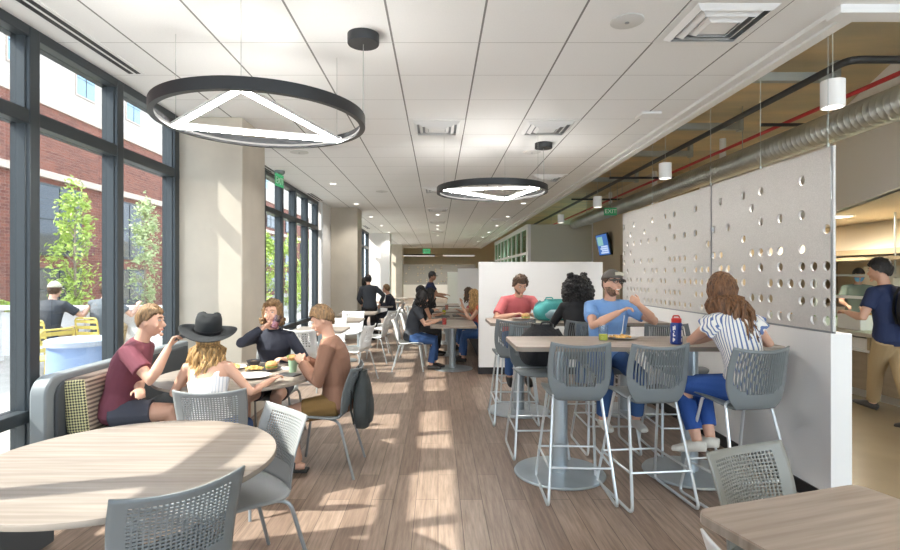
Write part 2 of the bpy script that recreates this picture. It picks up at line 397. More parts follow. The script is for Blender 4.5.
# ------------------------------------------------------------------ perforated panels
def perf(name, label, y0, y1, z0, z1, holes, cols, rows, px, pz, r, x=2.62, thick=.03, flip=False, mt_='panel', axis='x', n=14):
    """panel in the plane x = const (or y = const); real round holes cut on a grid of cells"""
    m = MB(); hs = set(holes)
    def P(a, z): return (x, a, z) if axis == 'x' else (a, x, z)
    ya = y0 + px[0]; w = px[1]; za = z0 + pz[0]; hh = pz[1]
    yl = [ya + (i - .5) * w for i in range(cols + 1)]; zl = [za + (j - .5) * hh for j in range(rows + 1)]
    Y = [y0] + yl + [y1]; Z = [z0] + zl + [z1]
    vid = {}
    def vi(p):
        k = (round(p[0], 5), round(p[1], 5), round(p[2], 5))
        if k not in vid: vid[k] = len(m.v); m.v.append(p)
        return vid[k]
    for i in range(len(Y) - 1):
        for j in range(len(Z) - 1):
            a0, a1, b0, b1 = Y[i], Y[i + 1], Z[j], Z[j + 1]
            if a1 - a0 < 1e-5 or b1 - b0 < 1e-5: continue
            if (i - 1, j - 1) in hs and 0 < i <= cols and 0 < j <= rows:
                ca, cb = (a0 + a1) / 2, (b0 + b1) / 2
                n4 = 16; outer = []; inner = []
                for k in range(n4):
                    an = 2 * PI * (k + .5) / n4 - 3 * PI / 4 - PI / n4
                    c_, s_ = cos(an), sin(an); q = max(abs(c_), abs(s_))
                    outer.append(vi(P(ca + c_ / q * (a1 - a0) / 2, cb + s_ / q * (b1 - b0) / 2)))
                    inner.append(vi(P(ca + c_ * r, cb + s_ * r)))
                for k in range(n4):
                    l = (k + 1) % n4; m.f.append((outer[k], outer[l], inner[l], inner[k]))
            else:
                m.f.append((vi(P(a0, b0)), vi(P(a1, b0)), vi(P(a1, b1)), vi(P(a0, b1))))
    m.mi = [0] * len(m.f)
    return m

near = {0: (5, 3, 2, 1, 0), 1: (3, 2, 1, 0), 2: (4, 3, 2, 1, 6, 8), 3: (2, 0), 4: (6, 4, 3, 2, 0), 5: (4, 2, 1, 0), 6: (8, 6, 4, 3, 1), 7: (7, 4, 1),
        8: (8, 5, 3, 2, 0), 9: (2, 1), 10: (6, 3, 0), 11: (8, 4, 3, 1), 12: (6, 4, 2, 0)}
far_rows = {4: (2, 4, 5, 6, 7, 11, 12, 14, 16, 19), 3: (0, 1, 2, 4, 6, 8, 10, 11, 13, 18), 2: (0, 1, 2, 3, 4, 5, 8, 9, 11, 12, 14, 15, 17, 18),
            1: (1, 2, 5, 6, 7, 8, 10, 12, 13, 14, 15, 16, 17, 18), 0: (1, 3, 4, 5, 6, 7, 8, 9, 10, 11, 12, 13, 16, 17, 18),
            5: (0, 8, 17, 19), 6: (2, 4, 6, 10, 12, 14, 16, 18), 7: (7, 13, 17), 8: (2, 6, 8, 11, 16, 19)}
def panel_thing(label, y0, y1, mesh, wires):
    t = thing('perforated_panel', label, 'panel', (2.598, (y0 + y1) / 2, 1.165), group='perforated grey panels on the half wall')
    off = Matrix.Translation((-2.62, -(y0 + y1) / 2, -1.165))
    mm = MB(); mm.add(mesh.v, mesh.f, 0, off)
    o = mm.build('sheet', M['panel'], t, False)
    s = o.modifiers.new('thickness', 'SOLIDIFY'); s.thickness = .016; s.offset = 0
    L = (y1 - y0) / 2
    e = MB(); e.box(-.012, .012, -L, -L + .012, 0, 1.235); e.build('edge_frame', M['tube'], t, False)
    e = MB(); e.box(-.014, .014, -L, L, 0, .014); e.build('base_channel', M['tube'], t, False)
    for y in wires:
        q = MB(); q.tube([(-.0, y, 1.23), (-.0, y, 2.755)], .0022, 5); q.tube([(0, y, 1.19), (0, y, 1.26)], .008, 6); q.build('hanging_wire', M['galv2'], t)
    return t
hn = [(c, r) for c, rs in near.items() for r in rs]
panel_thing('near perforated grey panel above the half wall at the kitchen end', 3.48, 5.0,
            perf('p', '', 3.48, 5.0, 1.176, 2.40, hn, 13, 9, (.053, .1205), (.067, .1225), .034), (-.71, .03))
hf = [(c, r) for r, cs in far_rows.items() for c in cs]
panel_thing('long far perforated grey panel behind the man in the cap', 5.01, 7.43,
            perf('p', '', 5.01, 7.43, 1.176, 2.40, hf, 20, 9, (.085, .1195), (.060, .1225), .034), (-1.17, .2))
random.seed(3)
hb = [(c, r) for c in range(26) for r in range(10) if random.random() < (.30 if 5 < c < 15 else .14)]
pm = perf('p', '', -2.7, 2.55, .9, 2.28, hb, 26, 10, (.13, .2), (.07, .138), .05, x=36.1, axis='y')
t = thing('perforated_panel', 'perforated grey panel on the half wall at the far end of the room', 'panel', (0, 36.1, .9))
mm = MB(); mm.add(pm.v, pm.f, 0, Matrix.Translation((0, -36.1, -.9))); o = mm.build('sheet', mat('panel_grey', (.34, .34, .33), .6), t, False)
s = o.modifiers.new('thickness', 'SOLIDIFY'); s.thickness = .03; s.offset = 0
B().box(-2.7, 2.55, -.03, .03, 0, .03).build('base_channel', M['tube'], t, False)

# ------------------------------------------------------------------ things on and above the ceiling
def ring_light(x, y, label, rot):
    z = 2.55; R = .675
    t = thing('ring_pendant_light', label, 'pendant light', (x, y, z), 0, 'black ring pendant lights')
    b = MB()
    b.lathe([(R, .0), (R, .072), (R - .012, .072), (R - .012, .0), (R, 0)], 96, close=False)
    b.lathe([(R - .036, .0), (R - .036, .012), (R - .012, .012), (R - .012, 0), (R - .036, 0)], 96, close=False)
    b.build('ring', M['blackmetal'], t)
    e = MB(); e.lathe([(R - .034, .016), (R - .034, .026), (R - .014, .026), (R - .014, .016), (R - .034, .016)], 96, close=False); e.build('light_strip', M['ledring'], t)
    lm = 26
    A = [(R - .03) * V((cos(rad(a + rot)), sin(rad(a + rot)), 0)) for a in (172, -82, 50)]
    for p, q in ((A[0], A[1]), (A[1], A[2]), (A[0], A[2] * .99 + V((.02, 0, 0)))):
        c = MB(); d = (q - p).normalized(); sd = d.cross(V((0, 0, 1)))
        c.tube([p + V((0, 0, .015)), q + V((0, 0, .015))], [(.019, .022)] * 2, 4, side=sd); 
        c.box(-.02, .02, -.02, .02, .035, .04, m=Matrix.Translation((p + q) / 2)); c = MB()
        ang = math.atan2(d.y, d.x); LL = (q - p).length / 2; mm = Matrix.Translation((p + q) / 2) @ Matrix.Rotation(ang, 4, 'Z')
        c.box(-LL, LL, -.016, .016, .008, .040, m=mm); o = c.build('light_bar', M['white'], t, False)
        c = MB(); c.box(-LL + .01, LL - .01, -.0165, .0165, .003, .016, m=mm); c.build('lens', M['ledbar'], o, False)
    for p in A:
        c = MB(); c.tube([p * .97 + V((0, 0, .03)), p * .97 + V((0, 0, CZ - z))], .0018, 5); c.build('suspension_wire', M['galv2'], t)
    c = MB(); c.lathe([(.0, CZ - z - .065), (.105, CZ - z - .065), (.108, CZ - z - .06), (.108, CZ - z), (0, CZ - z)], 32, m=Matrix.Translation((R - .02, .10, 0))); c.build('canopy', M['blackmetal'], t)
    c = MB(); c.tube([(R - .02, .10, CZ - z - .06), (R - .02, .08, .05)], .003, 5); c.build('power_cord', M['galv2'], t)
ring_light(-1.165, 3.52, 'large black ring pendant light over the left round tables', 0)
ring_light(.66, 6.50, 'smaller looking black ring pendant light near the middle of the ceiling', 150)

def square_diffuser(x0, y0, label):
    t = thing('ceiling_diffuser', label, 'air vent', (x0 + .305, y0 + .305, CZ), group='square ceiling air diffusers')
    f = MB()
    f.box(-.30, .30, -.30, -.25, -.006, 0); f.box(-.30, .30, .25, .30, -.006, 0); f.box(-.30, -.25, -.25, .25, -.006, 0); f.box(.25, .30, -.25, .25, -.006, 0)
    f.build('frame', M['white'], t, False)
    for k, (a, z) in enumerate(((.25, -.005), (.19, -.012), (.13, -.02))):
        v = MB()
        for q in range(4):
            c0 = [(a, -a, z), (a, a, z), (a - .035, a - .035, z - .028), (a - .035, -a + .035, z - .028)]
            v.add(c0, [(0, 1, 2, 3)], 0, Matrix.Rotation(PI / 2 * q, 4, 'Z'))
        o = v.build('louvre', M['white'], t, False)
        o.modifiers.new('s', 'SOLIDIFY').thickness = .003
    B().box(-.09, .09, -.09, .09, -.04, -.034).build('core_plate', M['white'], t, False)
    B().box(-.25, .25, -.25, .25, -.0015, -.0005).build('dark_neck', M['tube'], t, False)
for x0, y0, lb in ((1.51, 3.13, 'large square air diffuser at the near right of the tiled ceiling'),
                   (-.318, 5.57, 'square air diffuser in the middle ceiling strip, nearest of that strip'),
                   (.90, 5.57, 'square air diffuser right of the middle strip, before the second ring light'),
                   (1.51, 8.62, 'square air diffuser behind the canopy of the second ring light'),
                   (-.318, 9.84, 'square air diffuser just behind the second ring light'),
                   (-.318, 12.9, 'third square air diffuser along the middle ceiling strip'),
                   (-.318, 15.9, 'fourth square air diffuser along the middle ceiling strip'),
                   (-.318, 19.6, 'fifth square air diffuser along the middle ceiling strip'),
                   (1.51, 15.3, 'square air diffuser far along the right ceiling strip')):
    square_diffuser(x0, y0, lb)
def slot(x, y0, y1, label):
    t = thing('slot_diffuser', label, 'air vent', (x, (y0 + y1) / 2, CZ), group='linear slot diffusers beside the windows')
    L = (y1 - y0) / 2
    B().box(-.075, .075, -L, L, -.006, 0).build('frame', M['white'], t, False)
    for dx in (-.03, .03): B().box(dx - .018, dx + .018, -L + .02, L - .02, -.0085, -.0055).build('slot', M['black'], t, False)
slot(-2.46, 1.6, 4.32, 'long dark slot air diffuser above the nearest windows')
slot(-2.62, 7.0, 8.45, 'slot air diffuser above the second window bay near the exit sign')
slot(-2.58, 10.6, 11.7, 'slot air diffuser above the far end of the second window bay')
slot(-2.45, 17.5, 18.8, 'slot air diffuser beyond the second concrete column')
def disc(x, y, r, label):
    t = thing('ceiling_speaker', label, 'speaker', (x, y, CZ), group='round ceiling speakers')
    B().lathe([(0, -.012), (r * .8, -.012), (r, -.006), (r, 0), (0, 0)], 32).build('grille', mat('speaker_grille', (.62, .62, .60), .6), t)
    B().lathe([(0, -.016), (.014, -.016), (.014, -.012), (0, -.012)], 12).build('centre_cap', M['tube'], t)
disc(1.22, 3.42, .105, 'round ceiling speaker beside the large near air diffuser')
disc(-1.85, 7.07, .12, 'round ceiling speaker near the first concrete column')
disc(1.25, 7.07, .12, 'round ceiling speaker beside the second ring light canopy')
disc(-1.1, 10.4, .12, 'round ceiling speaker over the white tables')
t = thing('ceiling_sensor', 'small white square sensor box on the ceiling near the white edge', 'sensor', (2.14, 5.4, CZ))
B().box(-.1, .1, -.1, .1, -.025, 0).build('housing', M['white'], t, True, .006); B().box(-.09, .02, .095, .105, -.02, -.004).build('slot', M['black'], t, False)
def downlight(x, y, label, en=22):
    t = thing('recessed_downlight', label, 'ceiling light', (x, y, CZ), group='small recessed downlights')
    B().lathe([(.055, -.008), (.085, -.004), (.085, 0), (.055, 0), (.055, -.008)], 24, close=False).build('trim_ring', M['white'], t)
    B().lathe([(0, -.004), (.055, -.004), (.055, -.002), (0, -.002)], 20).build('lens', M['ledsoft'], t)
    l = bpy.data.lights.new('downlight', 'SPOT'); l.energy = en; l.spot_size = rad(125); l.spot_blend = .6; l.shadow_soft_size = .06; l.color = (1, .95, .88)
    lo = bpy.data.objects.new('lamp', l); COL.objects.link(lo); lo.parent = t; lo.location = (0, 0, -.03)
ORD = ['nearest', 'second', 'third', 'fourth', 'fifth', 'sixth', 'seventh']
for k in range(7): downlight(1.95, 12.1 + 2.75 * k, '%s recessed downlight in the row beside the white ceiling edge' % ORD[k])
for k in range(5): downlight(-1.88, 9.5 + 2.7 * k, '%s recessed downlight in the row beside the windows' % ORD[k])
for k, y in enumerate((14.4, 17.6, 18.9, 22)): downlight(-.01, y, '%s recessed downlight between the air diffusers of the middle strip' % ORD[k])
for y in (33.6, 35.2):
    l = bpy.data.lights.new('bar_lamp', 'AREA'); l.energy = 40; l.shape = 'RECTANGLE'; l.size = 1.9; l.size_y = .08; l.color = (1, .93, .8)
    FAR_LAMPS = globals().setdefault('FAR_LAMPS', []); FAR_LAMPS.append(l)
# cylinder pendants over the half wall
for k in range(4):
    y = 3.80 + 2.8 * k
    t = thing('cylinder_pendant_light', '%s white cylinder pendant light in the row above the perforated panels' % ORD[k], 'pendant light', (2.83, y, 2.75), group='white cylinder pendant lights')
    B().lathe([(.066, .0), (.075, .0), (.075, .19), (.01, .195), (.01, .19), (.066, .185), (.066, 0)], 28, close=False).build('shade', M['white'], t)
    B().lathe([(0, .02), (.066, .02), (.066, .03), (0, .03)], 24).build('lens', M['ledsoft'], t)
    B().tube([(0, 0, .19), (0, 0, 1.17)], .003, 5).build('wire', M['galv2'], t)
    l = bpy.data.lights.new('pendant_lamp', 'SPOT'); l.energy = 45; l.spot_size = rad(110); l.spot_blend = .5; l.shadow_soft_size = .06; l.color = (1, .94, .85)
    lo = bpy.data.objects.new('lamp', l); COL.objects.link(lo); lo.parent = t; lo.location = (0, 0, .01)
# services in the open ceiling
t = thing('spiral_duct', 'long round spiral galvanised air duct along the white bulkhead', 'duct', (4.28, 3.4, 3.15))
q = MB(); prof = []
for i in range(0, 165):
    y = i * .08; prof += [(.158, y), (.158, y + .068), (.1595, y + .071), (.1595, y + .077)]
q.lathe(prof, 28, m=Matrix.Rotation(-PI / 2, 4, 'X')); q.build('duct_body', M['galv'], t)
for k in range(5):
    y = 1.45 + 2.6 * k
    B().tube([(0, y, .155), (0, y, .77)], .006, 6).build('hanger_rod', M['galv2'], t)
tag(B().tube([(4.46, 3.35, 3.5), (4.46, 28, 3.5)], .024, 10).build('sprinkler_pipe', M['redpipe']), 'long red sprinkler pipe above the spiral duct', 'pipe')
tag(B().tube(fillet([(4.55, 4.85, 3.52), (3.76, 4.85, 3.52), (3.76, 28, 3.52)], .12, 5), .035, 10).build('black_pipe', M['blackmetal']), 'long black pipe running along the exposed deck', 'pipe')
for k, (y, x0, x1) in enumerate(((6.6, 4.02, 5.12), (10.2, 3.3, 4.9), (13.1, 3.3, 4.6))):
    t = thing('cross_pipe', ('short black cross pipe nearest to the kitchen', 'second black cross pipe above the far panel', 'farthest black cross pipe under the deck')[k], 'pipe', (x0, y, 3.42), group='black cross pipes under the deck')
    B().tube([(0, 0, 0), (x1 - x0, 0, 0)], .022, 8).build('pipe', M['blackmetal'], t)
    B().tube([(x1 - x0 - .05, 0, 0), (x1 - x0 - .05, 0, .5)], .006, 6).build('hanger_rod', M['galv2'], t)
for k, (y, x0, x1) in enumerate(((5.9, 3.35, 4.45), (7.85, 3.45, 4.5), (9.6, 3.4, 4.6), (12.2, 3.3, 4.6))):
    o = B().box(x0, x1, y - .04, y + .04, 3.70, 3.78).box(x0, x1, y - .05, y + .05, 3.78, 3.79).box(x0, x0 + .06, y - .05, y + .05, 3.68, 3.92).box(x1 - .06, x1, y - .05, y + .05, 3.68, 3.92).build('deck_strut', M['galv2'], smooth=False)
    tag(o, '%s galvanised strut across the exposed gold deck' % ORD[k], 'strut', 'galvanised struts under the deck')
for k, (x, y, z0) in enumerate(((4.62, 8.6, 3.36), (4.62, 11.3, 3.36), (4.62, 14.2, 3.36))):
    tag(B().lathe([(0, 0), (.05, 0), (.05, .40), (0, .40)], 16, m=Matrix.Translation((x, y, z0))).build('white_canister', M['white']), '%s small white canister beside the red pipe' % ORD[k], 'fixture', 'white canisters beside the red pipe')

def exit_sign(name, loc, rz, label, w=.30, h=.19, hang=.06):
    t = thing(name, label, 'exit sign', loc, rz, 'green exit signs')
    return t
# exit sign by the window: seen almost edge on
t = thing('exit_sign', 'green exit sign on a grey ceiling mount beside the second window bay', 'exit sign', (-2.50, 8.35, CZ), rad(83))
B().lathe([(0, -.055), (.07, -.055), (.085, -.03), (.085, 0), (0, 0)], 24).build('mount', M['tube'], t)
B().box(-.15, .15, -.006, .006, -.25, -.055).build('sign_plate', M['exitglow'], t, False)
def text(body, size, mt_, parent, loc, rot, name='lettering'):
    c = bpy.data.curves.new(name, 'FONT'); c.body = body; c.size = size; c.align_x = 'CENTER'; c.align_y = 'CENTER'; c.extrude = .001
    c.materials.append(mt_)
    o = bpy.data.objects.new(name, c); COL.objects.link(o)
    dg = bpy.context.evaluated_depsgraph_get(); me = bpy.data.meshes.new_from_object(o.evaluated_get(dg)); bpy.data.objects.remove(o); bpy.data.curves.remove(c)
    me.name = name; o = bpy.data.objects.new(name, me); COL.objects.link(o); o.parent = parent; o.location = loc; o.rotation_euler = rot; return o
text('EXIT', .15, M['white'], t, (0, -.009, -.165), (PI / 2, 0, 0)); text('EXIT', .15, M['white'], t, (0, .009, -.165), (PI / 2, 0, PI))
t = thing('exit_sign', 'green exit sign hanging beside the far perforated panel above the menu screen', 'exit sign', (3.9, 12.0, 2.90), 0)
B().box(-.14, .14, -.03, .03, 0, .17).build('sign_box', M['exitgreen'], t, False, .005); text('EXIT', .13, M['white'], t, (0, -.034, .085), (PI / 2, 0, 0))
B().tube([(0, 0, .17), (0, 0, 1.02)], .008, 6).build('stem', M['galv2'], t)
t = thing('exit_sign', 'tiny green exit sign high at the far end of the room', 'exit sign', (-.72, 33.4, 2.90), 0)
B().box(-.24, .24, -.03, .03, 0, .30).build('sign_box', M['exitglow'], t, False); text('EXIT', .2, M['white'], t, (0, -.034, .15), (PI / 2, 0, 0)); B().tube([(0, 0, .3), (0, 0, 1.02)], .01, 6).build('stem', M['galv2'], t)
for k, x in enumerate((-1.2, 1.3)):
    t = thing('linear_pendant_light', ('left' if k == 0 else 'right') + ' long bar of light hanging beyond the tiled ceiling at the far end', 'pendant light', (x, 33.2, 2.75), rad(8), 'bar lights at the far end')
    B().box(-1.0, 1.0, -.06, .06, 0, .09).build('housing', M['white'] if k else M['blackmetal'], t, False); B().box(-.98, .98, -.05, .05, -.012, 0).build('lens', M['led'], t, False)
    B().tube([(0, 0, .09), (0, 0, 1.17)], .006, 5).build('wire', M['galv2'], t)
    lo = bpy.data.objects.new('lamp', FAR_LAMPS[k]); COL.objects.link(lo); lo.parent = t; lo.location = (0, 0, -.03)
# menu screen on the beige wall
t = thing('menu_screen', 'flat wall screen with a blue picture behind the white partition', 'screen', (4.93, 15.55, 2.13), 0)
mr = Matrix.Rotation(rad(-12), 4, 'Y')
B().box(-.03, .03, -.52, .52, 0, .64, m=mr).build('bezel', M['black'], t, False, .004)
B().box(-.034, -.03, -.50, .50, .02, .62, m=mr).build('display', emit('screen_blue', (.06, .14, .36), .5), t, False)
B().box(-.036, -.034, -.08, .42, .30, .56, m=mr).build('picture', emit('screen_pic', (.22, .42, .40), .5), t, False)
for k in range(4): B().box(-.036, -.034, -.42, .28 - .1 * (k % 2), .06 + k * .06, .105 + k * .06, m=mr).build('menu_line', emit('screen_txt', (.45, .55, .75), .5), t, False)
t['label'] = 'flat wall screen with a blue picture right of the olive wall'
B().box(.02, .05, -.15, .15, .25, .5).build('bracket', M['black'], t, False)
# ------------------------------------------------------------------ chairs
def lerp(a, b, t): return a + (b - a) * t
def path_fn(pts):
    """pts: list of (v, y, z, halfwidth, wrap); returns smooth interpolation in v"""
    def f(v):
        for i in range(len(pts) - 1):
            if v <= pts[i + 1][0] or i == len(pts) - 2:
                p0 = pts[max(i - 1, 0)]; p1 = pts[i]; p2 = pts[i + 1]; p3 = pts[min(i + 2, len(pts) - 1)]
                t = (v - p1[0]) / (p2[0] - p1[0]); out = []
                for k in range(1, 5):
                    m1 = (p2[k] - p0[k]) / max(1e-6, (p2[0] - p0[0])) * (p2[0] - p1[0]); m2 = (p3[k] - p1[k]) / max(1e-6, (p3[0] - p1[0])) * (p2[0] - p1[0])
                    out.append((2 * t**3 - 3 * t**2 + 1) * p1[k] + (t**3 - 2 * t**2 + t) * m1 + (-2 * t**3 + 3 * t**2) * p2[k] + (t**3 - t**2) * m2)
                return out
    return f
def shell(prof, v0, v1, nu, nv, hole=None, sag=0.0):
    """surface strip of the shell; hole(i, j) -> None or (inset_u, inset_v0, inset_v1)"""
    f = path_fn(prof); m = MB(); ids = {}
    def S(u, v):
        y, z, hw, wr = f(v)
        top = max(0, (v - .8) / .2)
        return (u * hw, y + wr * u * u, z - sag * top * (1 - u * u) + (.02 * u * u * max(0, 1 - v / .5) if v < .5 else 0))
    def vi(u, v):
        k = (round(u, 5), round(v, 5))
        if k not in ids: ids[k] = len(m.v); m.v.append(S(u, v))
        return ids[k]
    U = [-1 + 2 * i / nu for i in range(nu + 1)]; W = [lerp(v0, v1, j / nv) for j in range(nv + 1)]
    for i in range(nu):
        for j in range(nv):
            a, b, c, d = U[i], U[i + 1], W[j], W[j + 1]
            h = hole(i, j) if hole else None
            if not h: m.f.append((vi(a, c), vi(b, c), vi(b, d), vi(a, d))); continue
            iu, i0, i1 = h; du = (b - a) * iu; e0 = (d - c) * i0; e1 = (d - c) * i1
            A, Bq, Cq, D = vi(a + du, c + e0), vi(b - du, c + e0), vi(b - du, d - e1), vi(a + du, d - e1)
            
            if iu > 0: m.f.append((vi(a, c), A, D, vi(a, d))); m.f.append((vi(b, d), Cq, Bq, vi(b, c)))
            if i0 > 0: m.f.append((vi(a, c), vi(b, c), Bq, A))
            if i1 > 0: m.f.append((D, Cq, vi(b, d), vi(a, d)))
    m.mi = [0] * len(m.f); return m
def solid(o, th=.008):
    s = o.modifiers.new('thickness', 'SOLIDIFY'); s.thickness = th; s.offset = 0; return o

CH = [(0, .235, .405, .20, 0), (.10, .215, .440, .225, 0), (.25, .08, .452, .235, 0), (.42, -.10, .446, .225, .0), (.50, -.175, .462, .205, .02), (.57, -.212, .52, .208, .05), (.72, -.235, .63, .216, .06), (.88, -.262, .74, .222, .055), (1.0, -.295, .835, .222, .05)]
def low_chair(label, shell_m, loc, rz, group, fine=True, tube='tube'):
    t = thing('dining_chair', label, 'chair', loc, rz, group)
    if fine:
        nu, nv = 26, 24
        hole = lambda i, j: (.17, .19, .19) if 3 <= i < nu - 3 and 5 <= j < nv - 2 else None
    else:
        nu, nv = 12, 10
        hole = lambda i, j: (.25, .25, .25) if 2 <= i < nu - 2 and 3 <= j < nv - 1 else None
    solid(shell(CH, .52, 1.0, nu, nv, hole, .018).build('backrest', M[shell_m], t, True, angle=60))
    solid(shell(CH, 0, .52, 12, 14).build('seat', M[shell_m], t, True, angle=60), .010)
    for sx in (-1, 1):
        B().tube(fillet([(sx * .13, .06, .437), (sx * .21, .17, .428), (sx * .245, .235, 0)], .05, 5), .0105, 8).build('leg', M[tube], t)
        B().tube(fillet([(sx * .13, -.02, .437), (sx * .215, -.15, .430), (sx * .25, -.27, 0)], .05, 5), .0105, 8).build('leg', M[tube], t)
    B().tube([(-.13, .06, .437), (.13, .06, .437)], .010, 8).tube([(-.13, -.02, .437), (.13, -.02, .437)], .010, 8).build('seat_frame', M[tube], t)
    return t
ST = [(0, .215, .690, .175, 0), (.10, .195, .722, .200, 0), (.25, .06, .730, .212, 0), (.38, -.07, .712, .190, 0), (.46, -.145, .690, .140, .005), (.52, -.185, .705, .150, .02), (.58, -.200, .755, .188, .035), (.68, -.214, .845, .212, .05), (.82, -.232, .960, .214, .05), (1.0, -.262, 1.10, .200, .045)]
def bar_stool(label, loc, rz, group='grey bar stools around the tall tables'):
    t = thing('bar_stool', label, 'stool', loc, rz, group)
    nu, nv = 44, 24
    def hole(i, j):
        u = abs(i + .5 - nu / 2) / (nu / 2)
        if u > .80 or i % 2: return None
        j0 = 7 + int(5.5 * u ** 3 + .3); j1 = nv - 2
        if j < j0 or j > j1: return None
        return (.0, .3 if j == j0 else 0, .3 if j == j1 else 0)
    solid(shell(ST, .46, 1.0, nu, nv, hole, .022).build('backrest', M['shell'], t, True, angle=60))
    solid(shell(ST, 0, .46, 12, 14).build('seat', M['shell'], t, True, angle=60), .010)
    for sx in (-1, 1):
        B().tube(fillet([(sx * .12, .09, .722), (sx * .165, .12, .715), (sx * .228, .285, .011), (sx * .228, -.285, .011), (sx * .165, -.10, .715), (sx * .12, -.07, .722)], .05, 5), .0105, 8).build('sled_leg', M['chrome'], t)
    z = .25; yf = .235; xb = .212
    B().tube([(-xb, yf, z), (xb, yf, z)], .008, 8).build('footrest', M['chrome'], t)
    B().tube([(-xb, -.225, z), (xb, -.225, z)], .008, 8).build('stretcher', M['chrome'], t)
    for sx in (-1, 1): B().tube([(sx * xb, yf, z), (sx * xb, -.225, z)], .008, 8).build('stretcher', M['chrome'], t)
    B().tube([(-.12, .09, .722), (.12, .09, .722)], .010, 8).tube([(-.12, -.07, .722), (.12, -.07, .722)], .010, 8).build('seat_frame', M['chrome'], t)
    return t
def face_to(x, y, tx, ty): return math.atan2(ty - y, tx - x) - PI / 2     # local +Y looks at the target

# tables -------------------------------------------------------------
def round_table(x, y, label, r=.62, base=True):
    t = thing('round_table', label, 'table', (x, y, 0), 0, 'round dining tables')
    B().lathe([(0, .712), (r - .03, .712), (r, .722), (r, .742), (0, .742)], 96).build('tabletop', M['lam'], t, True, angle=30)
    B().lathe([(r - .03, .7105), (r + .002, .7215), (r + .002, .738), (r - .0, .7405)], 96, close=False).build('edge_band', M['lam_e'], t)
    B().lathe([(.0, .02), (.05, .02), (.05, .70), (.0, .70)], 24).build('post', M['post'], t)
    B().lathe([(0, 0), (.33, 0), (.335, .012), (.31, .02), (0, .022)], 48).build('base_disc', M['disc'], t)
    B().lathe([(0, .695), (.2, .695), (.2, .711), (0, .711)], 24).build('mounting_plate', M['blackmetal'], t)
    return t
TA = (-1.36, 2.33); TB = (-1.62, 4.29)
round_table(*TA, 'big empty round wood-look table at the front')
round_table(*TB, 'round table with plates of food where four people eat')
def bar_table(x0, x1, yc, posts, label):
    t = thing('bar_table', label, 'table', ((x0 + x1) / 2, yc, 0), 0, 'tall bar tables')
    L = (x1 - x0) / 2
    B().prism(rrect(-L, L, -.335, .335, .05), .998, 1.032).build('tabletop', M['lam2'], t, True, angle=30)
    B().prism(rrect(-L - .002, L + .002, -.337, .337, .051), 1.0, 1.029).build('edge_band', M['lam_e'], t, True, angle=30)
    for p in posts:
        mt_ = Matrix.Translation((p - (x0 + x1) / 2, 0, 0))
        B().lathe([(0, .02), (.062, .02), (.062, .985), (0, .985)], 28, m=mt_).build('post', M['post'], t)
        B().lathe([(0, 0), (.345, 0), (.352, .008), (.345, .018), (.08, .024), (0, .024)], 56, m=mt_).build('base_disc', M['disc'], t)
        B().box(-.2, .2, -.2, .2, .98, .998, m=mt_).build('mounting_plate', M['blackmetal'], t, False)
    return t
bar_table(.57, 2.52, 4.15, (.95, 1.97), 'tall bar table at the front with the blue bottle on it')
bar_table(.57, 2.52, 6.05, (.92, 2.13), 'tall bar table behind, where the man in red eats')
# square table bottom right
t = thing('square_table', 'square wood-look table cut off by the picture edge near the kitchen', 'table', (1.366, 1.57, 0), rad(17.3), 'square tables')
B().prism(rrect(-.385, .385, -.385, .385, .045), .705, .742).build('tabletop', M['lam2'], t, True, angle=30)
B().prism(rrect(-.387, .387, -.387, .387, .046), .708, .735).build('edge_band', M['lam'], t, True, angle=30)
B().lathe([(0, .02), (.045, .02), (.045, .69), (0, .69)], 24).build('post', M['post'], t); B().lathe([(0, 0), (.28, 0), (.285, .012), (0, .022)], 40).build('base_disc', M['disc'], t)
B().box(-.2, .2, -.2, .2, .69, .705).build('mounting_plate', M['blackmetal'], t, False)

# chairs in front ------------------------------------------------------
def backpos(bx, by, tx, ty, off=.27):
    """seat origin of a chair whose back top stands at (bx, by) and which faces (tx, ty)"""
    d = V((tx - bx, ty - by)).normalized(); return (bx + d.x * off, by + d.y * off, 0), math.atan2(d.y, d.x) - PI / 2
G1 = 'chairs around the round tables'
l, r = backpos(-.87, 1.82, *TA); low_chair('grey perforated chair with its back to us at the big empty round table', 'shell', l, r, G1)
l, r = backpos(-.80, 2.87, *TA); cb = low_chair('pale grey chair seen from its side, right of the big empty round table', 'shell_l', l, r, G1)
l, r = backpos(-1.43, 3.30, -1.56, 4.29); low_chair('grey chair, coloured lighter for the light on it, under the woman in the hat', 'shell_l', l, r, G1)  # lighter shell colour stands for the light falling on this chair
l, r = backpos(-.63, 4.26, -1.6, 4.29); cc = low_chair('dark grey chair under the man in the brown sweater', 'shell', l, r, G1)
low_chair('chair under the woman in the navy jacket', 'shell_l', (-1.58, 5.05, 0), PI, G1)
l, r = backpos(1.275, 2.24, 1.275 + .38, 2.24 - .92); low_chair('stone grey perforated chair behind the square table', 'shell_s', l, r, 'chairs at the square table')
l, r = backpos(.80, 1.28, 1.366, 1.50); low_chair('chair barely in view left of the square table', 'shell_w', l, r, 'chairs at the square table')
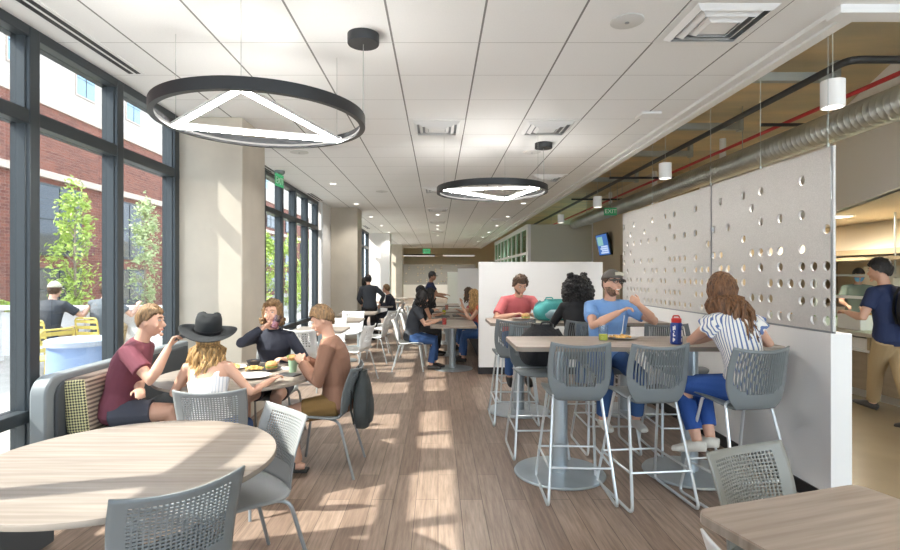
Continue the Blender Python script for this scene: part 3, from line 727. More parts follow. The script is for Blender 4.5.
# bar stools -----------------------------------------------------------
proto = bar_stool('empty bar stool in front of the tall front table, the left one of two', (.97, 3.79, 0), rad(-2))
for x, y, d, lb in ((1.45, 3.72, 6, 'empty bar stool in front of the tall front table, beside the woman in stripes'),
                    (2.00, 3.55, 10, 'bar stool the woman in the striped top sits on'),
                    (.86, 4.66, 180, 'bar stool that holds the black backpack'),
                    (1.50, 4.78, 180, 'bar stool under the man in the cap'),
                    (2.12, 4.72, 178, 'empty bar stool across the front table beside the half wall'),
                    (.80, 5.66, 0, 'empty bar stool before the tall rear table, left of the black backpack'),
                    (1.46, 5.58, 8, 'bar stool under the woman with curly hair'),
                    (.97, 6.62, 180, 'bar stool under the man in the red shirt'),
                    (2.05, 6.55, 180, 'empty bar stool behind the tall rear table, beside the half wall')):
    dup(proto, (x, y, 0), rad(d), lb)

# window banquette and bench --------------------------------------------
t = thing('banquette', 'dark grey upholstered bench with a tall back along the windows', 'bench', (-2.35, 4.45, 0))
prof = [(.95, 0), (.95, .88), (-.86, .88)]
for k in range(7):
    a = rad(90 + 90 * k / 6); prof.append((-.90 + .12 * cos(a) - .0, .76 + .12 * sin(a)))
prof += [(-1.02, 0)]
Mx = Matrix(((0, 0, 1, 0), (1, 0, 0, 0), (0, 1, 0, 0), (0, 0, 0, 1)))       # prism (x,y)->(Y,Z), z->X
B().prism(list(reversed(prof)), -.30, -.19, m=Mx).build('back', M['uph_l'], t, True, .014)
inner = [(p[0] * .93 + .0, p[1] * .955 + .0) for p in prof]
B().prism(list(reversed(inner)), -.192, -.165, m=Mx).build('back_lining', M['upholstery'], t, True, .01)
B().prism(rrect(-.20, .40, -.97, .95, .05), .36, .47).build('seat', M['upholstery'], t, True, .02)
B().box(-.19, .36, -.93, .93, .08, .36).build('seat_base', M['upholstery'], t, False, .01)
B().box(-.15, .30, -.88, .88, 0, .08).build('plinth', M['black'], t, False)
t = thing('bench', 'low dark bench end under the big empty round table', 'bench', (-2.44, 2.3, 0))
B().prism(rrect(-.27, .27, -.75, .75, .04), .34, .46).build('seat', M['upholstery'], t, True, .015)
B().box(-.25, .25, -.73, .73, .03, .34).build('seat_base', M['upholstery'], t, False, .01); B().box(-.2, .2, -.68, .68, 0, .03).build('plinth', M['black'], t, False)
# cushion with a woven gusset
wv = bpy.data.materials.new('woven_gusset'); wv.use_nodes = True
nt = wv.node_tree; bs = nt.nodes['Principled BSDF']; bs.inputs['Roughness'].default_value = .9
tc = nt.nodes.new('ShaderNodeTexCoord'); mp = nt.nodes.new('ShaderNodeMapping'); mp.inputs['Rotation'].default_value = (0, rad(45), 0)
ck = nt.nodes.new('ShaderNodeTexChecker'); ck.inputs['Scale'].default_value = 75; ck.inputs[1].default_value = (.62, .56, .30, 1); ck.inputs[2].default_value = (.07, .065, .05, 1)
nt.links.new(tc.outputs['Object'], mp.inputs[0]); nt.links.new(mp.outputs[0], ck.inputs[0]); nt.links.new(ck.outputs[0], bs.inputs['Base Color'])
t = tag(B().box(-.085, .085, -.36, .36, 0, .38).build('cushion', [stripes('cushion_rib', (.42, .33, .25), (.14, .10, .08), 2, 34), wv], None, True, .03), 'long box cushion with a yellow and black woven end on the banquette', 'cushion')
t.location = (-2.425, 3.93, .47); t.rotation_euler = (0, rad(-6), 0)
for p in t.data.polygons:
    if p.normal.y < -.5 or p.normal.y > .5: p.material_index = 1

# far light chairs and tables along the windows -------------------------
def light_table(x, y, label, w=.38, d=.38, group='pale tables along the windows'):
    t = thing('cafe_table', label, 'table', (x, y, 0), 0, group)
    B().prism(rrect(-w, w, -d, d, .04), .715, .745).build('tabletop', M['lam'], t, True, angle=30)
    B().lathe([(0, .02), (.04, .02), (.04, .71), (0, .71)], 16).build('post', M['post'], t); B().lathe([(0, 0), (.28, 0), (.285, .012), (0, .022)], 32).build('base_disc', M['disc'], t)
    return t
tp = light_table(-1.75, 7.9, 'pale cafe table just behind the man in the brown sweater')
for x, y, lb in ((-1.75, 9.6, 'second pale cafe table along the windows'), (-1.70, 11.4, 'third pale cafe table along the windows, before the second column'), (-1.55, 13.9, 'pale cafe table beside the man in the dark jacket'), (-1.5, 16.0, 'pale cafe table beyond the second column'), (-1.4, 18.5, 'farthest pale cafe table along the windows')):
    dup(tp, (x, y, 0), 0, lb)
wc = low_chair('white chair on the near side of the first pale cafe table', 'shell_w', (-1.80, 7.25, 0), rad(-8), 'white chairs along the windows', False, 'chrome')
for x, y, d, lb in ((-1.22, 7.75, 75, 'white chair turned sideways at the right of the first pale cafe table'),
                    (-2.3, 7.9, -90, 'white chair between the windows and the first pale cafe table'),
                    (-1.75, 8.65, 180, 'white chair between the first and second pale cafe tables, facing us'),
                    (-1.12, 9.5, 82, 'white chair at the right of the second pale cafe table'),
                    (-1.7, 10.3, 175, 'white chair behind the second pale cafe table'),
                    (-1.15, 10.9, 70, 'white chair at the aisle corner of the third pale cafe table'),
                    (-1.10, 11.7, 95, 'white chair pushed in at the aisle side of the third pale cafe table'),
                    (-1.15, 13.9, 88, 'white chair under the seated man in the dark jacket'),
                    (-2.15, 13.95, -90, 'white chair under the woman by the second concrete column'),
                    (-.95, 15.9, 92, 'white chair at the aisle beyond the second column'),
                    (-.85, 18.4, 90, 'farthest white chair along the aisle')):
    dup(wc, (x, y, 0), rad(d), lb)
# middle row tables with the black seats -------------------------------
G3 = 'tables of the middle row'
def mid_table(x, y, label):
    t = thing('dining_table', label, 'table', (x, y, 0), 0, G3)
    B().prism(rrect(-.36, .36, -.62, .62, .04), .725, .757).build('tabletop', M['lam'], t, True, angle=30)
    B().prism(rrect(-.362, .362, -.622, .622, .041), .727, .75).build('edge_band', M['lam_e'], t, True, angle=30)
    B().lathe([(0, .02), (.055, .02), (.055, .72), (0, .72)], 20).build('post', M['post'], t); B().lathe([(0, 0), (.33, 0), (.336, .012), (0, .022)], 40).build('base_disc', M['disc'], t)
    return t
mp_ = mid_table(.24, 8.78, 'nearest table of the middle row, with a red cup')
dup(mp_, (.24, 10.4, 0), 0, 'second table of the middle row, with black trays'); dup(mp_, (.22, 12.1, 0), 0, 'third table of the middle row'); dup(mp_, (.2, 14.2, 0), 0, 'farthest table of the middle row')
for x, y, d, lb in ((-.47, 8.72, -90, 'white chair the woman in jeans sits on'), (-.45, 10.2, -90, 'white chair under the woman with long dark hair at the second middle table'),
                    (-.50, 11.3, -90, 'white chair under the person in the dark beanie'), (-.48, 12.5, -90, 'empty white chair at the third middle table')):
    c = dup(wc, (x, y, 0), rad(d), lb); c['group'] = 'white chairs of the middle row'
t = thing('banquette', 'long dark grey bench along the right side of the middle row', 'bench', (.95, 12.5, 0))
B().prism(rrect(-.25, .18, -4.05, 4.0, .03), .36, .46).build('seat', M['upholstery'], t, True, .015); B().box(-.2, .15, -4.0, 3.95, 0, .36).build('seat_base', M['upholstery'], t, False)
B().box(.18, .30, -4.05, 4.0, 0, .86).build('back', M['upholstery'], t, False, .015)

# ------------------------------------------------------------------ small things
def plate(x, y, z, r, label, col='white_china', rz=0):
    return tag(B().lathe([(0, .004), (r * .55, .004), (r * .7, .008), (r, .018), (r + .003, .021), (r * .7, .013), (r * .55, .009), (0, .009)], 36, m=None).build('plate', M[col], None, True, loc=(x, y, z)), label, 'plate')
M['white_china'] = mat('white_china', (.80, .79, .77), .25); M['slate'] = mat('dark_plate', (.05, .05, .055), .4)
M['bun'] = mat('bread', (.56, .30, .11), .7, var=.3, vscale=40); M['fries'] = mat('fries', (.78, .53, .20), .7, var=.2, vscale=30)
M['lettuce'] = mat('lettuce', (.20, .36, .08), .6, var=.3, vscale=50); M['pasta'] = mat('pasta', (.70, .42, .13), .6, var=.35, vscale=60)
M['red'] = mat('red_plastic', (.60, .035, .03), .35); M['cupgreen'] = mat('cup_green', (.30, .44, .30), .5); M['bottleblue'] = mat('bottle_blue', (.018, .05, .26), .3)
M['drink_y'] = mat('yellow_drink', (.52, .55, .04), .2); M['drink_r'] = mat('red_drink', (.20, .02, .03), .2); M['drink_p'] = mat('pink_drink', (.60, .22, .16), .2)
M['purple'] = glass('lilac_glass', (.88, .84, .97), .14); M['teal'] = mat('teal_fabric', (.05, .32, .31), .7, bump=.2, bscale=60); M['tealgrey'] = mat('teal_pale_fabric', (.28, .40, .44), .7)
M['blackfab'] = mat('black_fabric', (.018, .019, .022), .8, bump=.35, bscale=40)
M['greyfab'] = mat('dark_grey_fabric', (.040, .046, .046), .8, bump=.3, bscale=40)
TZ = .742
plate(-1.46, 4.18, TZ, .135, 'white plate nearest to the man in brown, middle of the round table')
def fries(x, y, z, r, n, label, seed=1):
    random.seed(seed); m = MB()
    for k in range(n):
        a = random.random() * 2 * PI; q = r * random.random() ** .6; px, py = q * cos(a), q * sin(a)
        rot = Matrix.Translation((px, py, .012 + (r - q) * .45 * random.random())) @ Matrix.Rotation(random.random() * PI, 4, 'Z') @ Matrix.Rotation((random.random() - .5) * .8, 4, 'Y')
        m.box(-.028, .028, -.005, .005, -.005, .005, m=rot)
    return tag(m.build('fries', M['fries'], None, False, loc=(x, y, z)), label, 'food', kind='stuff')
def burger(x, y, z, label):
    t = thing('burger', label, 'food', (x, y, z), 0, 'burgers')
    B().lathe([(0, 0), (.045, 0), (.05, .012), (.045, .018), (0, .018)], 20).build('bottom_bun', M['bun'], t)
    B().lathe([(0, .018), (.053, .018), (.055, .026), (0, .028)], 20).build('filling', M['lettuce'], t)
    B().lathe([(0, .028), (.05, .028), (.051, .042), (.035, .062), (0, .07)], 20).build('top_bun', M['bun'], t)
plate(-1.78, 4.56, TZ, .125, 'white plate of chips before the woman in navy, left of the dark plate'); fries(-1.80, 4.56, TZ + .008, .075, 60, 'heap of golden chips on the white plate')
plate(-1.48, 4.50, TZ, .14, 'dark round plate with a burger and chips', 'slate'); fries(-1.56, 4.48, TZ + .008, .055, 40, 'heap of chips on the dark plate', 2); burger(-1.42, 4.52, TZ + .008, 'burger on the dark plate')
def bowl(x, y, z, r, label, food):
    t = thing('bowl', label, 'bowl', (x, y, z), 0, 'small dark bowls on the round table')
    B().lathe([(0, 0), (r * .6, 0), (r, .05), (r - .006, .05), (r * .55, .008), (0, .006)], 28).build('body', M['slate'], t)
    B().lathe([(0, .04), (r * .85, .036), (r * .8, .03), (0, .03)], 20).build('contents', M[food], t)
bowl(-1.93, 4.62, TZ, .065, 'small dark bowl left of the plate of chips', 'lettuce'); bowl(-1.64, 4.72, TZ, .065, 'small dark bowl behind the plate of chips', 'pasta')
plate(-1.72, 4.02, TZ, .12, 'small white plate with crumbs near the woman in the hat'); bowl(-1.80, 4.22, TZ, .06, 'small dark bowl of food near the woman in the hat', 'pasta')
t = thing('paper_cup', 'pale green paper cup on the round table by the man in brown', 'cup', (-1.21, 4.42, TZ))
B().lathe([(0, 0), (.030, 0), (.042, .13), (.039, .13), (.03, .004)], 28).build('body', M['cupgreen'], t); B().lathe([(.041, .125), (.046, .125), (.046, .136), (.036, .142), (0, .142)], 28).build('rim', M['white'], t)
def tumbler(x, y, z, label, drink, h=.12, r=.035, fill=.5, gl='clear', rz=None):
    t = thing('drinking_glass', label, 'glass', (x, y, z), 0)
    B().lathe([(0, 0), (r * .85, 0), (r, h), (r - .003, h), (r * .82, .006), (0, .006)], 28).build('tumbler', M[gl], t)
    B().lathe([(0, .007), (r * .8, .007), (r * .84, h * fill), (0, h * fill)], 24).build('drink', M[drink], t); return t
tumbler(-1.83, 4.36, TZ, 'clear glass of red drink beside the woman in the hat', 'drink_r', .13, .036, .35)
t = tag(B().box(-.055, .055, -.085, .085, 0, .012).build('phone', M['slate'], None, False, .004, loc=(-1.2, 4.27, TZ), rz=rad(70)), 'dark phone lying by the green paper cup', 'phone')
tag(B().box(-.09, .09, -.07, .07, 0, .003).build('napkin', M['white_china'], None, False, loc=(-1.33, 4.58, TZ), rz=.4), 'white paper napkin behind the dark plate', 'napkin')
# front bar table
BZ = 1.032
tumbler(1.30, 4.17, BZ, 'clear tumbler with yellow green drink on the tall front table', 'drink_y', .125, .040, .42)
plate(1.48, 4.30, BZ, .135, 'white plate of pasta before the man in the cap')
random.seed(5); m = MB()
for k in range(46):
    a = random.random() * 2 * PI; q = .075 * random.random() ** .5
    m.ball((q * cos(a), q * sin(a), .012 + (.075 - q) * .3 * random.random()), (.013, .012, .008), 7, 5)
tag(m.build('pasta', M['pasta'], None, True, loc=(1.48, 4.30, BZ + .006)), 'heap of orange pasta on the white plate of the man in the cap', 'food', kind='stuff')
t = thing('water_bottle', 'blue water bottle with a red lid on the tall front table', 'bottle', (1.79, 3.98, BZ), rad(0))
B().lathe([(0, 0), (.038, 0), (.043, .006), (.043, .055), (.039, .075), (.039, .10), (.043, .118), (.043, .15), (.03, .168), (0, .168)], 32).build('body', M['bottleblue'], t)
B().lathe([(0, .160), (.034, .160), (.036, .165), (.036, .19), (.028, .196), (0, .196)], 28).build('lid', M['red'], t)
B().tube(fillet([(-.025, 0, .19), (-.025, 0, .212), (.02, 0, .212), (.025, 0, .19)], .01), .005, 6).build('lid_loop', M['red'], t)
for k, (a, z0, z1) in enumerate(((-142, .02, .05), (-132, .03, .045), (-142, .06, .085), (-130, .062, .07), (-136, .09, .10), (-142, .105, .135), (-128, .11, .14), (-60, .02, .05), (-55, .06, .11), (-52, .115, .14))):
    rr = .0445 if z0 < .05 or z0 > .1 else .0425
    q = [(rr * cos(rad(a + d)), rr * sin(rad(a + d)), z) for z in (z0, z1) for d in (-6, -2, 2, 6)]
    m = MB(); m.add(q, [(0, 1, 5, 4), (1, 2, 6, 5), (2, 3, 7, 6)]); solid(m.build('printed_mark', M['white_china'], t, False), .001)
# rear bar table
plate(.98, 6.14, BZ, .12, 'white plate before the man in the red shirt'); burger(1.02, 6.16, BZ + .008, 'half eaten burger on the plate of the man in red')
def blobpack(name, label, cat, loc, rz, size, body, pocket, seed=0, tilt=0):
    t = thing(name, label, cat, loc, rz); t.rotation_euler.x = tilt
    w, d, h = size
    m = MB(); rings = []
    for k in range(13):
        v = k / 12; s_ = (sin(PI * min(1, .14 + v * .9)) ** .35) if v < .97 else .45
        rings.append([(w / 2 * s_ * (abs(cos(a)) ** .6) * (1 if cos(a) > 0 else -1) * (1 + .04 * sin(5 * a + v * 9 + seed)), d / 2 * s_ * (abs(sin(a)) ** .6) * (1 if sin(a) > 0 else -1) * (1 + .05 * sin(4 * a + v * 7 + seed)), h * v) for a in [2 * PI * q / 24 for q in range(24)]])
    m.loft(rings).build('bag_body', body, t, True, angle=80)
    m = MB(); rings = []
    for k in range(8):
        v = k / 7; s_ = sin(PI * (.12 + v * .76)) ** .4
        rings.append([(w * .38 * s_ * cos(a), -d * .42 - d * .22 * s_ * max(-.2, sin(a)) * 1, h * (.08 + .45 * v)) for a in [PI * 2 * q / 16 for q in range(16)]])
    mm = MB(); mm.loft([[(x, -abs(y) if y < 0 else y, z) for x, y, z in r_] for r_ in rings]).build('pocket', pocket, t, True, angle=80)
    for sx in (-1, 1):
        B().tube([(sx * w * .2, d * .46, h * .9), (sx * w * .28, d * .62, h * .7), (sx * w * .33, d * .62, h * .35), (sx * w * .36, d * .42, h * .08)], [(.022, .005)] * 4, 8, side=(1, 0, 0)).build('strap', pocket, t)
    B().tube(fillet([(-.05, d * .3, h * .97), (-.04, d * .34, h * 1.06), (.04, d * .34, h * 1.06), (.05, d * .3, h * .97)], .02), .008, 6).build('handle', body, t)
    return t
blobpack('backpack', 'teal backpack standing on the tall rear table', 'backpack', (1.33, 6.12, BZ), rad(20), (.46, .26, .24), M['teal'], M['tealgrey'], 1)
blobpack('backpack', 'bulging black backpack on the bar stool behind the front table', 'backpack', (.93, 4.74, .755), rad(190), (.40, .30, .36), M['blackfab'], M['blackfab'], 2)
blobpack('backpack', 'dark backpack hanging on the back of the chair of the man in brown', 'backpack', (-.598, 4.24, .35), rad(88), (.30, .13, .44), M['greyfab'], M['greyfab'], 3)
# middle row things
tumbler(.10, 8.42, .757, 'red cup on the nearest middle table', 'red', .12, .04, .9, 'clear')
def tray(x, y, label): return tag(B().prism(rrect(-.2, .2, -.14, .14, .03), 0, .018).build('tray', M['slate'], None, True, .004, loc=(x, y, .757), rz=rad(90)), label, 'tray', 'black trays on the middle tables')
tray(.0, 8.85, 'black tray before the woman in jeans'); tray(.08, 10.1, 'black tray on the left of the second middle table'); tray(.42, 10.3, 'black tray on the right of the second middle table')
tumbler(.12, 10.6, .757, 'clear glass of amber drink on the second middle table', 'drink_y', .13, .04, .7); tumbler(.2, 12.1, .757, 'glass of orange drink on the third middle table', 'drink_p', .13, .04, .8)

# ------------------------------------------------------------------ outside
struct(B().box(-60, -2.95, -30, 90, -.12, -.02).build('patio', M['patio'], smooth=False), 'pale paved patio outside the windows')
def facade(name, label, x, y0, y1, z1, mt_, wins, frame):
    t = thing(name, label, 'building', (x, (y0 + y1) / 2, 0))
    yc = (y0 + y1) / 2
    B().box(-3, 0, y0 - yc, y1 - yc, 0, z1).build('wall', M[mt_], t, False)
    B().box(-3.05, .08, y0 - yc, y1 - yc, z1, z1 + .16).build('coping', M['stone'], t, False)
    for (ya, yb, za, zb, mt2) in wins:
        w = B().box(.0, .05, ya - yc - .08, yb - yc + .08, za - .10, zb + .08).build('window', M[frame], t, False)
        B().box(.05, .06, ya - yc, yb - yc, za, zb).build('pane', M[mt2], w, False)
        g = MB()
        n = max(1, round((yb - ya) / .9))
        for k in range(1, n): g.box(.06, .075, ya - yc + (yb - ya) * k / n - .025, ya - yc + (yb - ya) * k / n + .025, za, zb)
        g.box(.06, .075, ya - yc, yb - yc, (za + zb) / 2 - .02, (za + zb) / 2 + .02); g.build('glazing_bar', M['frame'], w, False)
    return t
wl = []
for y in (8.5, 12.6, 17.1, 21.2, 25.4, 30, 35, 40, 45, 50, 55):
    wl += [(y, y + 2.1, 2.3, 4.5, 'darkglass'), (y, y + 2.1, .4, 1.7, 'darkglass')]
    wl += [(y + .2, y + 1.9, 5.3, 6.4, 'darkglass')] if y > 24 or y < 10 else []
bb = facade('brick_building', 'red brick building with dark windows across the patio', -13, -8, 62, 7.15, 'redbrick', wl, 'frame')
wl = []
for y in (20, 24.6, 29.3, 34, 39, 44, 49, 55, 61, 67, 73): wl += [(y, y + 1.5, 7.9, 10.2, 'blueglass'), (y, y + 1.5, 11.6, 13.4, 'blueglass')]
facade('pale_building', 'pale brick building with blue windows rising behind the red brick one', -20, -8, 80, 15.0, 'palestone', wl, 'stone')
B().box(.0, .16, -35, 35, 4.75, 4.98).build('stone_band', M['stone'], bb, False)
def tree(label, x, y, h, w, n, lm, seed, z0=.9):
    random.seed(seed)
    t = thing('young_tree', label, 'tree', (x, y, 0), 0, 'young trees on the patio')
    tr = MB(); tr.tube([(0, 0, 0), (.02, 0, h * .4), (0, .02, h * .9)], [.035, .028, .008], 8)
    for k in range(16):
        a = random.random() * 2 * PI; z = z0 + (h - z0) * (.02 + .75 * random.random()); q = w * .4 * (1 - (z - z0) / (h - z0) * .7)
        tr.tube([(0, 0, z), (q * .5 * cos(a), q * .5 * sin(a), z + .16), (q * cos(a), q * sin(a), z + .40)], [.012, .009, .004], 5)
    tr.build('trunk', M['trunk'], t)
    f = MB()
    CL = [(random.random() ** .9, random.random() * 2 * PI, random.uniform(.06, .17)) for _ in range(46)]
    for k in range(n):
        v, a, cr = CL[k % 46]; z = z0 + (h - z0) * min(1.0, v * .97 + .02)
        prof = (max(.02, 1 - v) ** .55) * min(1, .25 + v * 2.6)
        q = w * .46 * prof * (.35 + .65 * ((k * 7) % 46) / 46)
        gx, gy, gz = (random.gauss(0, cr) * .75 for _ in range(3))
        q, a, z = math.hypot(q * cos(a) + gx, q * sin(a) + gy), math.atan2(q * sin(a) + gy, q * cos(a) + gx), z + gz * 1.2
        s_ = .035 + .035 * random.random()
        mt_ = Matrix.Translation((q * cos(a), q * sin(a), z)) @ Matrix.Rotation(a, 4, 'Z') @ Matrix.Rotation(random.random() * 3, 4, 'X') @ Matrix.Rotation(random.random() * 3, 4, 'Y')
        f.add([(-s_, 0, 0), (0, -s_ * .45, .01), (s_, 0, 0), (0, s_ * .45, .01)], [(0, 1, 2, 3)], 0, mt_)
    f.build('crown', M[lm], t, False)
tree('leafy young tree seen through the middle of the nearest windows', -7.55, 11.0, 3.45, 1.15, 1500, 'leaf', 1)
tree('pale young tree seen beside the first concrete column', -7.75, 14.0, 3.55, 1.15, 1500, 'leaf2', 2, .5)
tree('green tree seen through the second window bay', -5.7, 17.5, 2.9, 1.9, 2600, 'leaf', 3, .2)
tree('green tree farther off behind the second window bay', -6.2, 22.5, 3.2, 2.2, 2600, 'leaf', 4, .2)
tree('tree far off through the second window bay, next to its last mullion', -6.6, 27.5, 3.4, 2.4, 2400, 'leaf2', 6, .2)
def shrub(label, x, y, w, h, seed):
    random.seed(seed); f = MB()
    for k in range(900):
        a = random.random() * 2 * PI; v = random.random(); q = w * sin(PI * (.15 + .8 * v)) * random.random() ** .4; s_ = .05
        f.add([(-s_, 0, 0), (0, -s_ * .5, .01), (s_, 0, 0), (0, s_ * .5, .01)], [(0, 1, 2, 3)], 0, Matrix.Translation((q * cos(a), q * sin(a), h * v)) @ Matrix.Rotation(random.random() * 6, 4, 'Z') @ Matrix.Rotation(random.random() * 3, 4, 'X'))
    tag(f.build('shrub', M['leaf'], None, False, loc=(x, y, 0)), label, 'bush', 'bushes against the brick building')
shrub('green bush before the brick building at the edge of the windows', -11.6, 14.0, .7, .9, 1); shrub('green bush under the leafy young tree', -10.8, 16.3, .6, .6, 2)
# low white wall and rail across the patio
t = thing("patio_railing", "white railing with pale panels across the patio", "railing", (-8.0, 9.55, 0))
B().box(-4.5, 3.2, -.09, .09, .92, 1.0).build("top_rail", M['white'], t, False)
for k in range(6): B().box(-4.5 + k * 1.52, -4.42 + k * 1.52, -.05, .05, 0, .92).build("post", M["white"], t, False)
B().box(-4.4, 3.1, -.01, .01, .10, .88).build("panel", M["white"], t, False)
t = thing('round_planter', 'pale blue round drum table outside the windows', 'planter', (-4.38, 6.5, 0))
B().lathe([(0, 0), (.36, 0), (.345, .70), (.0, .70)], 48).build('drum', M['planterblue'], t); B().lathe([(0, .70), (.375, .70), (.375, .76), (.35, .775), (0, .775)], 48).build('top', mat('planter_top', (.40, .46, .56), .4), t)
def patio_chair(x, y, rz, label):
    t = thing('patio_chair', label, 'chair', (x, y, 0), rz, 'yellow metal patio chairs')
    B().prism(rrect(-.22, .22, -.2, .22, .04), .44, .455).build('seat', M['yellow'], t)
    m = MB(); m.tube(fillet([(-.22, -.2, .45), (-.22, -.26, .84), (.22, -.26, .84), (.22, -.2, .45)], .06), .014, 8); m.build('back_frame', M['yellow'], t)
    for k in range(3): B().box(-.21, .21, -.255 + .012 * k, -.245 + .012 * k, .76 - .1 * k, .81 - .1 * k).build('back_slat', M['yellow'], t, False)
    for sx in (-1, 1):
        for sy in (-1, 1): B().tube([(sx * .19, sy * .18, .44), (sx * .23, sy * .24, 0)], .013, 8).build('leg', M['yellow'], t)
    return t
pc = patio_chair(-6.30, 8.5, rad(-8), 'yellow patio chair under the man outside in the pale cap')
pc.scale = (1, 1, 1.0)
dup(pc, (-5.72, 8.95, 0), rad(-14), 'yellow patio chair under the dark haired man outside')
dup(pc, (-5.2, 7.0, 0), rad(70), 'empty yellow patio chair left of the blue drum table').scale = (1, 1, 1)

# ------------------------------------------------------------------ serving area
t = thing('serving_counter', 'long brown serving counter with a pale top on the right', 'counter', (5.72, 8.2, 0))
B().box(-.34, .36, -3.4, 3.8, .10, .60).build('front_panel', M['counter'], t, False); B().box(-.30, .36, -3.4, 3.8, 0, .10).build('plinth', M['steel'], t, False)
B().box(.0, .36, -3.4, 3.8, .60, .78).build('niche_back', M['black'], t, False); B().box(-.38, .36, -3.4, 3.8, .58, .61).build('lower_shelf', M['white'], t, False)
B().box(-.44, .42, -3.4, 3.8, .78, .83).build('worktop', M['counter_top'], t, False, .006)
for k in range(9): B().box(-.36, -.32, -3.4 + .9 * k - .02, -3.4 + .9 * k + .02, .10, .78).build('divider', M['tan'], t, False)
tag(B().box(-.12, .12, -.22, .22, 0, .15).build('black_bin', M['black'], None, False, .02, loc=(5.50, 6.35, .61)), 'black bin on the lower shelf of the counter', 'bin')
tag(B().box(-.12, .12, -.15, .15, 0, .14).build('paper_stack', M['white_china'], None, False, .004, loc=(5.50, 6.80, .61)), 'pale stack of paper beside the black bin', 'paper')
t = thing('sneeze_guard', 'glass food guard on slim posts above the serving counter', 'food guard', (5.85, 8.2, .83))
for k in range(5): B().box(-.015, .015, -2.6 + 1.3 * k - .015, -2.6 + 1.3 * k + .015, 0, .72).build('post', M['white'], t, False)
B().box(-.32, .15, -2.7, 3.0, .42, .43).build('glass_shelf', M['green_glass'], t, False); B().box(-.33, -.31, -2.7, 3.0, .405, .445).build('front_rail', M['white'], t, False)
B().box(-.10, .10, -2.7, 3.0, .70, .73).build('top_rail', M['steel'], t, False)
def pan(y, label, col, h=.12, x=5.62):
    t = thing('food_pan', label, 'food pan', (x, y, .83), 0, 'food pans on the serving counter')
    B().box(-.16, .16, -.2, .2, 0, h).build('pan', M['white_china'], t, False, .01); B().box(-.145, .145, -.185, .185, h, h + .012).build('food', M[col], t, False)
pan(7.05, 'large white food pan at the near end of the counter', 'bun', .2); pan(7.7, 'second food pan on the counter', 'lettuce'); pan(8.3, 'third food pan on the counter', 'pasta'); pan(8.9, 'fourth food pan on the counter', 'fries')
t = thing('back_counter', 'stainless back counter in the kitchen', 'counter', (8.3, 9.0, 0))
B().box(-.35, .6, -3, 3, 0, .88).build('body', M['steel'], t, False); B().box(-.38, .62, -3.02, 3.02, .88, .92).build('worktop', M['steel'], t, False, .004)
for k in range(6): B().box(-.365, -.35, -2.95 + k, -2.05 + k, .1, .82).build('door', M['galv2'], t, False)
t = thing('extractor_hood', 'cream extractor hood above the kitchen', 'hood', (8.3, 9.2, 1.95))
m = MB(); m.add([(-1.1, -2.6, .0), (.8, -2.6, 0), (.8, 2.8, 0), (-1.1, 2.8, 0), (-.5, -2.4, .55), (.8, -2.4, .55), (.8, 2.6, .55), (-.5, 2.6, .55)], [(0, 3, 2, 1), (4, 5, 6, 7), (0, 1, 5, 4), (1, 2, 6, 5), (2, 3, 7, 6), (3, 0, 4, 7)])
m.build('canopy', M['cream'], t, False); B().box(-1.12, -1.08, -2.62, 2.82, -.06, .03).build('rim', M['tan'], t, False)
for y in (-1.2, .6): B().box(-.85, -.6, y, y + .5, -.02, .02).build('lamp', M['white'], t, False)
t = thing('wall_shelf', 'long wooden shelf hanging under the kitchen hood', 'shelf', (6.9, 8.6, 1.78)); B().box(-.2, .2, -2.6, 3, 0, .05).build('board', M['tan'], t, False)
for y in (-2.2, -.6, 1, 2.6): B().box(-.01, .01, y - .01, y + .01, -.9, .72).build('rod', M['galv2'], t, False)
t = thing('kitchen_machine', 'dark grey kitchen machine standing on the stainless counter', 'machine', (8.4, 8.3, .92)); B().box(-.3, .3, -.4, .4, 0, .62).build('body', M['blackmetal'], t, False, .01); B().box(-.31, -.3, -.3, .3, .12, .5).build('door', M['steel'], t, False)
t = thing('kitchen_machine', 'tall steel kitchen machine beyond the dark grey one', 'machine', (8.4, 9.6, .92)); B().box(-.3, .3, -.5, .5, 0, .8).build('body', M['steel'], t, False, .01); B().box(-.31, -.3, -.4, .4, .1, .4).build('door', M['blackmetal'], t, False)
t = thing('notice_stand', 'white paper notice on a slim stand beside the walking man', 'notice', (6.05, 6.95, .83)); B().tube([(0, 0, 0), (0, 0, .46)], .008, 6).build('stand', M['steel'], t); B().lathe([(0, 0), (.06, 0), (.06, .01), (0, .012)], 16).build('base', M['steel'], t); B().box(-.01, .01, -.09, .09, .42, .68).build('paper', M['white_china'], t, False)
for k, (x, y) in enumerate(((6.8, 6.6), (6.4, 8.6), (6.6, 11))):
    t = thing('ceiling_light', ('flat kitchen ceiling light nearest to the walking man', 'second flat kitchen ceiling light', 'farthest flat kitchen ceiling light')[k], 'ceiling light', (x, y, 2.5), 0, 'flat lights in the kitchen ceiling')
    B().box(-.26, .26, -.16, .16, -.01, 0).build('frame', M['white'], t, False); B().box(-.23, .23, -.13, .13, -.014, -.01).build('diffuser', M['ledsoft'], t, False)
    l = bpy.data.lights.new('kitchen_lamp', 'AREA'); l.energy = 20; l.size = .5; l.color = (1, .9, .75); lo = bpy.data.objects.new('lamp', l); COL.objects.link(lo); lo.parent = t; lo.location = (0, 0, -.03)
